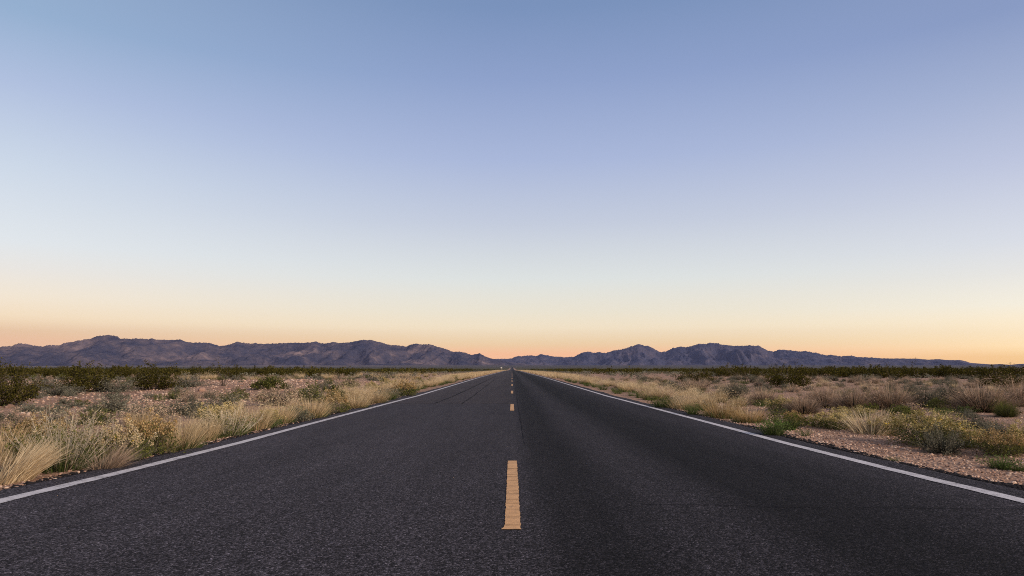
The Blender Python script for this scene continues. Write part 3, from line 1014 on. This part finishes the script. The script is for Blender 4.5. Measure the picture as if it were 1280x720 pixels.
put(k_bunch, 96, 572, 56, 44, "grass_clump", "beige grass just behind the right side of the tall stalky bush", G, green=0.8)
put(k_bunch, 22, 590, 50, 40, "grass_clump", "short tan grass filling the verge behind the pale straw tuft", G, green=0.6)
put(k_bunch, 112, 580, 50, 38, "grass_clump", "beige grass rising behind the low sprawling straw grass", G, green=0.6)
put(k_bunch, 206, 566, 44, 38, "grass_clump", "beige grass between brownish golden bush and tallest tan grass", G, green=0.5)
put(k_leggy, 279, 482, 42, 33, "leggy_bush", "tall leggy bush with bare crooked limbs behind the pink bank", SH)
put(k_leggy, 250, 480, 20, 25, "leggy_bush", "thin leggy bush left of the tall crooked limbed one", SH, n=5)
put(k_leggy, 98, 478, 12, 27, "leggy_bush", "single thin stalk rising above the spreading creosote", SH, n=3)
put(k_leggy, 184, 476, 14, 20, "leggy_bush", "short thin twigs above the creosote left of the bank", SH, n=4)

# ---- right verge
put(k_weed, 968, 546, 38, 20, "green_shrub", "bright green leafy clump touching the right edge of the asphalt", SH, q=1.6)
put(k_weed, 982, 537, 46, 21, "green_shrub", "darker green bush right behind the bright green clump", SH, mat=M_OLIVE, q=1.4)
put(k_bunch, 936, 528, 48, 24, "grass_clump", "rounded tan grass with green foot before the dead white stick", G, green=1.0, r=0.25, mat=M_RUST)
put(k_bunch, 904, 522, 62, 30, "grass_clump", "wide rusty tan grass with green foot behind the rounded one", G, green=1.0, r=0.28, mat=M_RUST)
put(k_weed, 866, 519, 24, 14, "green_shrub", "small green plant at the right road edge beyond the wide rusty grass", SH)
put(k_bunch, 858, 512, 56, 22, "grass_clump", "tan grass strip behind the small green edge plant", G, green=0.5, r=0.3)
put(k_weed, 828, 510, 32, 15, "green_shrub", "dark green mound hugging the edge line past the wide rusty grass", SH, mat=M_OLIVE)
put(k_sprawl, 1088, 543, 66, 32, "grass_clump", "splayed pale straw tuft lying on the gravel shoulder", G, rz=0, bias=(0.9, 1.0), lean=1.2, q=1.2)
put(k_golden, 1046, 537, 44, 22, "golden_bush", "low golden green bush left of the splayed straw tuft", FS)
put(k_golden, 1020, 534, 22, 15, "golden_bush", "small round golden bush, second left of the splayed straw tuft", FS)
put(k_golden, 999, 533, 24, 15, "golden_bush", "small dark golden bush by the darker green roadside bush", FS, gold=M_RUST)
put(k_golden, 1108, 543, 46, 22, "golden_bush", "yellow green bush at the right side of splayed straw tuft", FS)
put(k_golden, 1166, 557, 84, 40, "golden_bush", "largest golden flowering bush on the gravel shoulder", FS, q=1.6, flowers=14)
put(k_sage, 1178, 566, 54, 30, "sagebrush", "silvery grey green plant in front of the largest golden bush", SH, q=1.2)
put(k_golden, 1212, 559, 40, 22, "golden_bush", "small green gold bush joined to the largest one", FS)
put(k_golden, 1252, 569, 52, 30, "golden_bush", "rusty gold bush near the right end of the shoulder", FS, gold=M_RUST, q=1.3)
put(k_golden, 1284, 566, 40, 36, "golden_bush", "golden bush cut by the frame edge beside the rusty gold one", FS, q=1.2)
put(k_weed, 1250, 586, 42, 17, "green_shrub", "small low green plant alone on gravel below the rusty gold bush", SH)
put(k_weed, 1272, 589, 36, 10, "green_shrub", "thin creeping green plant beside the small low one", SH)
put(k_weed, 1006, 545, 18, 8, "green_shrub", "tiny green sprig on bare gravel near the bright green clump", SH, q=.5)
put(k_weed, 1116, 577, 18, 6, "green_shrub", "tiny olive sprig at the crumbling asphalt edge", SH, q=.5, mat=M_OLIVE)

# ---- tan and grey mounds further right
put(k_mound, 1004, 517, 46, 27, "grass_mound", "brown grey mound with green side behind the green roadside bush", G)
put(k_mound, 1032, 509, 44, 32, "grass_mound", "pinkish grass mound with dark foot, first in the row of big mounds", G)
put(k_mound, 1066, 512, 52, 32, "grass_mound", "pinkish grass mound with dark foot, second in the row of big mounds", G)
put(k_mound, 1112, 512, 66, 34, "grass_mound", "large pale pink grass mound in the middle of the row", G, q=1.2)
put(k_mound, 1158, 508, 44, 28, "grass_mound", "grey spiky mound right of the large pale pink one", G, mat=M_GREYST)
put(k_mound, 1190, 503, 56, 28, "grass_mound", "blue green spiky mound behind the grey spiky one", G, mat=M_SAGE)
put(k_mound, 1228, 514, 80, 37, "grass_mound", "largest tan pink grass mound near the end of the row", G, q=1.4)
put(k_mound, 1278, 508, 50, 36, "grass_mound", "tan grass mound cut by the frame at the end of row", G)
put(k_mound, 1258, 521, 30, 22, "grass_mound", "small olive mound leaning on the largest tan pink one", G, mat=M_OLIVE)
put(k_golden, 1176, 513, 26, 15, "golden_bush", "small dark green round bush before the spiky mounds", FS, gold=M_OLIVE)
put(k_golden, 1128, 528, 38, 20, "golden_bush", "dark olive bush in front of the large pale pink mound", FS, gold=M_OLIVE)
put(k_sage, 1220, 535, 40, 15, "sagebrush", "low grey sage between the largest mound and the rusty gold bush", SH)
put(k_sage, 1244, 543, 44, 16, "sagebrush", "blue grey sage above the rusty gold bush", SH)
put(k_mound, 1176, 532, 46, 17, "grass_mound", "flat brown grass patch behind the largest golden bush", G)
put(k_sage, 1206, 522, 26, 10, "sagebrush", "little green grey sage right of the small dark round bush", SH)
put(k_golden, 1068, 521, 48, 12, "golden_bush", "low yellow green bush in front of the second pinkish mound", FS)
put(k_golden, 978, 513, 40, 16, "golden_bush", "golden topped low bush behind the brown grey mound", FS)
put(k_mound, 955, 506, 44, 24, "grass_mound", "pinkish mound just above the darker green roadside bush", G)
put(k_mound, 918, 499, 44, 24, "grass_mound", "dark footed grey mound left of the pinkish one", G, mat=M_GREYST)
put(k_mound, 868, 489, 38, 17, "grass_mound", "round brown mound alone in the middle of the right flat", G)
put(k_mound, 842, 490, 26, 14, "grass_mound", "dark mound beside the round brown one", G, mat=M_GREYST)

# ---- creosote and leggy bushes beyond the right flat
put(k_creosote, 868, 478, 44, 15, "creosote_bush", "darkest creosote above the round brown mound", SH)
put(k_creosote, 985, 484, 54, 22, "creosote_bush", "creosote under the tall feathery leggy bush", SH)
put(k_creosote, 1252, 485, 40, 20, "creosote_bush", "dark creosote behind the largest tan pink mound", SH)
put(k_leggy, 982, 480, 40, 30, "leggy_bush", "tall feathery leggy bush rising over the creosote", SH, n=11)
put(k_leggy, 932, 478, 36, 24, "leggy_bush", "row of dark twigs above creosote left of the feathery one", SH, n=8)
put(k_leggy, 1148, 480, 17, 32, "leggy_bush", "thin V shaped leggy bush standing against the mountain foot", SH, n=4)
put(k_leggy, 1115, 480, 20, 27, "leggy_bush", "small roundish leggy bush left of the V shaped one", SH, n=6)
put(k_leggy, 1246, 478, 40, 23, "leggy_bush", "low twiggy bush near the right end of horizon", SH, n=8)



# ---- dead stick, boulder, road sign
def limb_mesh(pts, rad):
    V, F = [], []
    for i, (p, r) in enumerate(zip(pts, rad)):
        p = np.array(p)
        d = np.array(pts[min(i + 1, len(pts) - 1)]) - np.array(pts[max(i - 1, 0)])
        d = d / np.linalg.norm(d)
        a = np.cross(d, (0, 0.1, 1)); a /= np.linalg.norm(a); b = np.cross(d, a)
        for k in range(6):
            V.append(p + (a * math.cos(k * 1.0472) + b * math.sin(k * 1.0472)) * r)
        if i:
            o = 6 * (i - 1)
            F += [(o + k, o + (k + 1) % 6, o + 6 + (k + 1) % 6, o + 6 + k) for k in range(6)]
    return V, F


def stick(px, py, ang, L, label, mat, k=1.0):
    p = at(px, py)
    pts = [(0, 0, .012), (L * .3, .02, .03), (L * .6, -.03, .025), (L, .03, .05)]
    V, F = limb_mesh(pts, [.013 * k, .011 * k, .009 * k, .004 * k])
    v2, f2 = limb_mesh([(L * .55, -.02, .03), (L * .7, .09, .05), (L * .78, .16, .06)], [.007 * k, .005 * k, .002 * k])
    v, f, i = cat((V, F, 0), (v2, f2, 0))
    o = obj("dead_stick", mesh("dead_stick", v, f, mat, smooth=True), None, (p.x, p.y, ground_z(p.x, p.y)))
    o.rotation_euler = (0, 0, ang)
    tag(o, label, "stick")


stick(924, 526, -0.35, 0.42, "bleached dead stick on the gravel at the foot of tan grass", M_DEAD)
stick(1216, 575, 0.5, 0.22, "small dark forked twig lying on the right gravel shoulder", M_WOOD, 0.45)

_ico = []
_p = (1 + 5 ** .5) / 2
ICO_V = np.array([(-1, _p, 0), (1, _p, 0), (-1, -_p, 0), (1, -_p, 0), (0, -1, _p), (0, 1, _p), (0, -1, -_p), (0, 1, -_p), (_p, 0, -1), (_p, 0, 1), (-_p, 0, -1), (-_p, 0, 1)]) / 1.9
ICO_F = np.array([(0, 11, 5), (0, 5, 1), (0, 1, 7), (0, 7, 10), (0, 10, 11), (1, 5, 9), (5, 11, 4), (11, 10, 2), (10, 7, 6), (7, 1, 8), (3, 9, 4), (3, 4, 2), (3, 2, 6), (3, 6, 8), (3, 8, 9), (4, 9, 5), (2, 4, 11), (6, 2, 10), (8, 6, 7), (9, 8, 1)])


def stones(pos, size):
    n = len(pos)
    V = np.repeat(ICO_V[None], n, 0) * (1 + rng.normal(0, 0.16, (n, 12, 1)))
    V = V * rng.uniform(0.6, 1.2, (n, 1, 3)) * np.array([1, 1, 0.62])
    a = rng.uniform(0, 6.28, n)
    c, s = np.cos(a), np.sin(a)
    V = np.stack([V[:, :, 0] * c[:, None] - V[:, :, 1] * s[:, None], V[:, :, 0] * s[:, None] + V[:, :, 1] * c[:, None], V[:, :, 2]], 2)
    V = V * np.asarray(size)[:, None, None] + np.asarray(pos)[:, None, :]
    F = (np.arange(n) * 12)[:, None, None] + ICO_F[None]
    return V.reshape(-1, 3), F.reshape(-1, 3)


def boulder(px, py, w, mat, label):
    p = at(px, py)
    v, f = stones(np.zeros((1, 3)), [w])
    me = mesh("boulder", v, f, mat)
    o = obj("boulder", me, None, (p.x, p.y, ground_z(p.x, p.y) + w * 0.15))
    sub = o.modifiers.new("rough", 'SUBSURF'); sub.levels = sub.render_levels = 2; sub.subdivision_type = 'SIMPLE'
    tex = bpy.data.textures.new("boulder rough", 'CLOUDS'); tex.noise_scale = w * 0.6
    dm = o.modifiers.new("dents", 'DISPLACE'); dm.texture = tex; dm.strength = w * 0.35
    tag(o, label, "rock")


M_PALE = m_plain("pale boulder", (0.66, 0.58, 0.52), 0.15, 0.9, 6)
boulder(1011, 468.5, 0.75, M_PALE, "white boulder shining among the dark creosote bushes")
boulder(252, 489, 0.26, M_STONE, "pale stone on the pink bank below the thin leggy bush")
boulder(43, 484, 0.3, M_STONE, "tan stone among sage in front of the creosotes")
boulder(1204, 556, 0.05, M_PALE, "small white stone resting in the silvery plant")

root = bpy.data.objects.new("road_sign", None)
COL.objects.link(root)
sgy = 330.0
root.location = (-5.15, sgy, ground_z(-5.15, sgy))
tag(root, "small pale road sign on a post far down the left verge", "sign")
v, f = limb_mesh([(0, 0, -0.2), (0, 0, 0.9), (0, 0, 2.05)], [.04, .04, .04])
obj("post", mesh("post", v, np.array(f), m_plain("galvanised post", (0.4, 0.4, 0.4))), root)
hw, hh_, th_ = 0.42, 0.42, 0.012
cor = [(hw * x, hh_ * z) for x, z in ((-1, -.86), (-.86, -1), (.86, -1), (1, -.86), (1, .86), (.86, 1), (-.86, 1), (-1, .86))]
v = [(x, -0.05, 1.5 + z) for x, z in cor] + [(x, -0.05 + th_, 1.5 + z) for x, z in cor]
fb_ = [np.array([list(range(7, -1, -1)), list(range(8, 16))]), np.array([(k, (k + 1) % 8, 8 + (k + 1) % 8, 8 + k) for k in range(8)])]
obj("sign_face", mesh("sign_face", v, fb_, m_plain("white sign face", (0.50, 0.49, 0.45), 0.05)), root)

# ---- repeats: protos of each kind, copied one object at a time
PROTO = {
    'grass_clump': [single("grass_clump", k_bunch(0.55, green=g, mat=m)) for g, m in ((0.6, None), (0.3, None), (1.0, None), (0.5, M_STRAW), (0.4, M_PINK))],
    'grass_mound': [single("grass_mound", k_mound(0.5, mat=m)) for m in (None, M_SAGE, None, M_GREYST)],
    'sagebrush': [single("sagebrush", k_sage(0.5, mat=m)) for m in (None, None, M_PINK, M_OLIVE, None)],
    'golden_bush': [single("golden_bush", k_golden(0.5, gold=g)) for g in (None, M_RUST, M_OLIVE)],
    'creosote_bush': [single("creosote_bush", k_creosote(0.45)) for _ in range(5)],
    'green_shrub': [single("green_shrub", k_weed(0.5, mat=m)) for m in (None, M_OLIVE, M_SAGE)],
}


def clear(x, y, r, slack=0.75):
    for a, b, c in taken:
        if (x - a) ** 2 + (y - b) ** 2 < (slack * (r + c)) ** 2:
            return False
    return True


def repeat(kind, label, cat_, group, pos, size, variants=None, r=0.25, slack=0.75):
    n = 0
    for (x, y) in pos:
        s = random.uniform(*size)
        if not clear(x, y, r * s, slack):
            continue
        vs = variants or range(len(PROTO[kind]))
        me = PROTO[kind][random.choice(list(vs))]
        o = bpy.data.objects.new(kind, me)
        COL.objects.link(o)
        o.location = (x, y, ground_z(x, y) - 0.01)
        o.rotation_euler = (random.gauss(0, .06), random.gauss(0, .06), random.uniform(0, 6.28))
        o.scale = (s * random.uniform(0.85, 1.2), s * random.uniform(0.85, 1.2), s * random.uniform(0.8, 1.1))
        tag(o, label, cat_, group)
        taken.append((x, y, r * s))
        n += 1
    return n


def in_view(x, y, m=1.03):
    return abs(x) < y * 0.75 * m


def field(n, xr, yr, dens=None):
    out = []
    tries = 0
    while len(out) < n and tries < n * 60:
        tries += 1
        x = random.uniform(*xr)
        y = math.sqrt(random.uniform(yr[0] ** 2, yr[1] ** 2)) if yr[1] > 3 * yr[0] else random.uniform(*yr)
        if not in_view(x, y): continue
        if dens and random.random() > dens(x, y): continue
        out.append((x, y))
    return out


def stony(x, y):
    """1 where the bared stony bank lies (left of the verge), 0 elsewhere"""
    return smoothstep(-7.5, -9.5, x) * (1 - smoothstep(-38, -50, x)) * smoothstep(13, 17, y) * (1 - smoothstep(41 + 0.12 * (x + 12), 47 + 0.12 * (x + 12), y))


# verge strips: grass close along both pavement edges
def strip(y0, y1, step, xa, xb, side_):
    out, y = [], y0
    while y < y1:
        out.append((side_ * random.uniform(xa, xb), y))
        y += step * random.uniform(0.6, 1.4)
    return out


repeat('grass_clump', "tan grass in the strip hugging the left road edge, past the rusty bush", G, "tan grass along the left verge", strip(23, 75, 0.6, 4.6, 6.2, -1), (0.7, 1.2), r=0.24, slack=0.7)
repeat('grass_clump', "tan grass in the second row behind the left verge plants", G, "tan grass behind the left verge plants", strip(8.5, 32, 2.0, 6.0, 7.4, -1), (0.5, 0.8), r=0.2, slack=0.6)
repeat('green_shrub', "small green plant at the foot of the left verge grass", SH, "green plants along the left verge", strip(10, 60, 2.2, 4.5, 4.9, -1), (0.7, 1.2), r=0.15, slack=0.4)
repeat('grass_clump', "tan grass in the strip along the right road edge, beyond the green edge mound", G, "tan grass along the right verge", strip(19, 75, 0.46, 4.8, 6.7, 1), (0.65, 1.05), r=0.24, slack=0.75)
repeat('green_shrub', "small green plant at the foot of the right verge grass", SH, "green plants along the right verge", strip(16, 60, 2.0, 4.55, 5.0, 1), (0.8, 1.3), r=0.15, slack=0.4)
repeat('golden_bush', "golden bush among the verge grass left of the road", FS, "golden bushes among the left verge grass", strip(24, 80, 3.4, 4.9, 7.5, -1), (0.8, 1.2), r=0.3, slack=0.4)
repeat('golden_bush', "low golden bush on the flat right of the road, behind the shoulder plants", FS, "golden bushes on the right flat", field(34, (5.8, 22), (11, 26)), (0.35, 0.7), r=0.4, slack=1.0)
repeat('green_shrub', "little green plant on the flat right of the road", SH, "green plants on the right flat", field(90, (6, 30), (9.5, 30)), (0.5, 1.0), r=0.25, slack=0.8)
repeat('grass_clump', "thin dry tuft between the mounds on the right flat", G, "dry tufts on the right flat", field(60, (6, 40), (10, 45)), (0.45, 0.8), r=0.25, slack=0.8, variants=(3, 4))
repeat('grass_mound', "pinkish grass mound on the right flat behind the row of big mounds", G, "grass mounds on the right flat", field(190, (7, 60), (17, 66)), (0.5, 0.95), r=0.5, slack=0.9)
repeat('sagebrush', "grey sage mound on the flat right of the road", SH, "sage on the right flat", field(150, (6.5, 50), (12, 62)), (0.4, 1.0), r=0.45, slack=0.85)
repeat('sagebrush', "small grey sage between the left verge and the pink stones", SH, "sage behind the left verge", field(34, (-13.5, -6.3), (9, 30), lambda x, y: 1 - 0.75 * stony(x, y)), (0.55, 1.0), r=0.36)
repeat('sagebrush', "tiny sage scattered on the pink stony bank", SH, "sage on the pink stones", field(30, (-34, -9), (16, 44), stony), (0.4, 0.9), r=0.4)
repeat('sagebrush', "grey sage in the band between the pink bank and the creosotes", SH, "sage behind the pink bank", field(80, (-50, -9), (40, 70), lambda x, y: 1 - stony(x, y)), (0.9, 1.5), r=0.4)
repeat('grass_clump', "dry tan grass scattered on the far left flat near the road", G, "dry grass on the far left flat", field(60, (-26, -6.5), (44, 100)), (0.8, 1.2), r=0.3)
repeat('creosote_bush', "dark creosote in the dense belt beyond the left flat", SH, "creosotes beyond the left flat", field(144, (-110, -13), (50, 112), lambda x, y: smoothstep(62, 92, y + 0.25 * (-x - 30)) * smoothstep(10, 20, -x * 60 / max(y, 60))), (0.75, 1.2), r=0.7)
repeat('creosote_bush', "dark creosote in the dense belt beyond the right flat", SH, "creosotes beyond the right flat", field(144, (15, 110), (50, 112), lambda x, y: smoothstep(55, 80, y + 0.2 * (x - 30)) * smoothstep(14, 26, x * 60 / max(y, 60))), (0.75, 1.2), r=0.7)


# ---- what nobody could count: the far scrub, the far verge grass, the gravel
def merged(name, parts, label, cat_, kind_q):
    V, F, I, o = [], [], [], 0
    mats = []
    for (x, y, s, me_v, me_f, mi) in parts:
        a = random.uniform(0, 6.28)
        c, sn = math.cos(a), math.sin(a)
        v = me_v * s
        v = np.stack([v[:, 0] * c - v[:, 1] * sn + x, v[:, 0] * sn + v[:, 1] * c + y, v[:, 2] + ground_z(x, y)], 1)
        V.append(v); F.append(me_f + o); I.append(np.full(len(me_f), mi)); o += len(v)
    me = mesh(name, np.concatenate(V), np.concatenate(F), kind_q, np.concatenate(I))
    ob = obj(name, me)
    tag(ob, label, cat_, kind='stuff')


def low_leafy(n, h, r, size):
    u = rng.normal(0, 1, (n, 3)); u /= np.linalg.norm(u, axis=1)[:, None]
    rad = rng.uniform(0.45, 1.0, n) ** 0.5
    p = u * rad[:, None]
    p[:, 2] = np.abs(p[:, 2])
    bump = 1 + 0.25 * np.sin(u[:, 0] * 5 + rng.uniform(0, 6)) * np.cos(u[:, 1] * 6)
    p = p * bump[:, None] * np.array([r, r, h])
    return leaves(p, size, 0.1, 0.7)


LOWC = [low_leafy(110, 1.15, 0.95, 0.24) for _ in range(6)]
LOWF = [low_leafy(36, 1.15, 1.0, 0.42) for _ in range(5)]
LOWS = [low_leafy(46, 0.42, 0.5, 0.15) for _ in range(5)]
LOWG = [blades(26, 0.22, 0.48, 0.7, 0.035, 0.4, seg=1)[:2] for _ in range(6)]
bits = []
n0 = 0
while n0 < 2000:                         # 95 - 420 m
    y = math.sqrt(random.uniform(95 ** 2, 420 ** 2)); x = random.uniform(-0.8, 0.8) * y
    if abs(x) < 12 + 0.02 * y: continue
    bits.append((x, y, random.uniform(0.7, 1.15), *random.choice(LOWC), 0)); n0 += 1
n0 = 0
while n0 < 2600:                        # to 1500 m
    y = 420 * (1500 / 420) ** random.random() ; x = random.uniform(-0.8, 0.8) * y
    if abs(x) < 14: continue
    bits.append((x, y, random.uniform(0.8, 1.3), *random.choice(LOWF), 0)); n0 += 1
n0 = 0
while n0 < 1100:                        # grey sage between
    y = math.sqrt(random.uniform(62 ** 2, 200 ** 2)); x = random.uniform(-0.8, 0.8) * y
    if abs(x) < 10: continue
    bits.append((x, y, random.uniform(0.8, 1.3), *random.choice(LOWS), 1)); n0 += 1
merged("scrub_vegetation", bits, "dark olive creosote scrub covering the plain to the foot of the mountains", "scrub", [M_CREO, M_SAGE])
bits = []
for s_ in (-1, 1):
    for k in range(1500):
        y = 72 * (700 / 72) ** random.random()
        w_ = 1.8 + min(y, 200) * (0.016 if s_ > 0 else 0.012)
        bits.append((s_ * (4.6 + w_ * random.random() ** 1.3), y, random.uniform(0.7, 1.2), *random.choice(LOWG), random.choice((0, 0, 0, 1))))
merged("verge_grass", bits, "far tan grass lining both road edges towards the horizon", "grass", [M_TAN, M_STRAW])

gp, gs = [], []
for k in range(26000):
    u = random.random()
    if u < 0.30:                        # right shoulder
        x = 4.0 + 3.6 * random.random() ** 1.5; y = 3.6 + 14 * random.random() ** 1.4
        s = random.uniform(0.008, 0.022) * (1.6 if random.random() < 0.06 else 1)
    elif u < 0.42:                      # left shoulder
        x = -3.97 - 1.6 * random.random() ** 1.3; y = 3.6 + 20 * random.random() ** 1.4
        s = random.uniform(0.008, 0.022)
    else:                               # the bank
        y = random.uniform(14, 46); x = -random.uniform(7.5, 40)
        if not in_view(x, y) or stony(x, y) < 0.3: continue
        s = random.uniform(0.02, 0.06) * (1.9 if random.random() < 0.12 else 1)
    gp.append((x, y, ground_z(x, y) + s * 0.15)); gs.append(s)
for k in range(6000):                   # right flat between the plants
    y = random.uniform(9, 26); x = random.uniform(6, 20)
    if not in_view(x, y): continue
    s = random.uniform(0.012, 0.035)
    gp.append((x, y, ground_z(x, y) + s * 0.15)); gs.append(s)
v, f = stones(np.array(gp), gs)
tag(obj("gravel", mesh("gravel", v, f, M_STONE)), "pinkish gravel on shoulders and stony bank", "gravel", kind='stuff')
gp, gs = [], []
for k in range(5200):
    y = 4.0 + 16 * random.random() ** 1.5
    x = 3.99 + 0.09 * nz(4, y, 3, 2) + abs(random.gauss(0, 0.10)) if random.random() < 0.75 else -3.93 - abs(random.gauss(0, 0.09))
    s = random.uniform(0.008, 0.026)
    gp.append((x, y, ground_z(x, y) + s * 0.2)); gs.append(s)
v, f = stones(np.array(gp), gs)
tag(obj("asphalt_rubble", mesh("asphalt_rubble", v, f, M_CRUMB)), "black asphalt crumbs along the broken pavement edge", "rubble", kind='stuff')

# ------------------------------------------------------------------ air
HZ = NT("thin evening haze")
pv = HZ.n('ShaderNodeVolumePrincipled')
pv.inputs['Color'].default_value = (0.42, 0.48, 0.86, 1)
pv.inputs['Density'].default_value = 0.000018
HZ.l(pv.outputs[0], HZ.out.inputs['Volume'])
x0, x1, y0, y1, z0, z1 = -13500, 13500, -100, 13500, -40, 700
v = [(x0, y0, z0), (x1, y0, z0), (x1, y1, z0), (x0, y1, z0), (x0, y0, z1), (x1, y0, z1), (x1, y1, z1), (x0, y1, z1)]
f = np.array([(0, 3, 2, 1), (4, 5, 6, 7), (0, 1, 5, 4), (1, 2, 6, 5), (2, 3, 7, 6), (3, 0, 4, 7)])
tag(obj("haze", mesh("haze", v, f, HZ.m)), "thin bluish evening haze over the plain", "haze", kind='stuff')
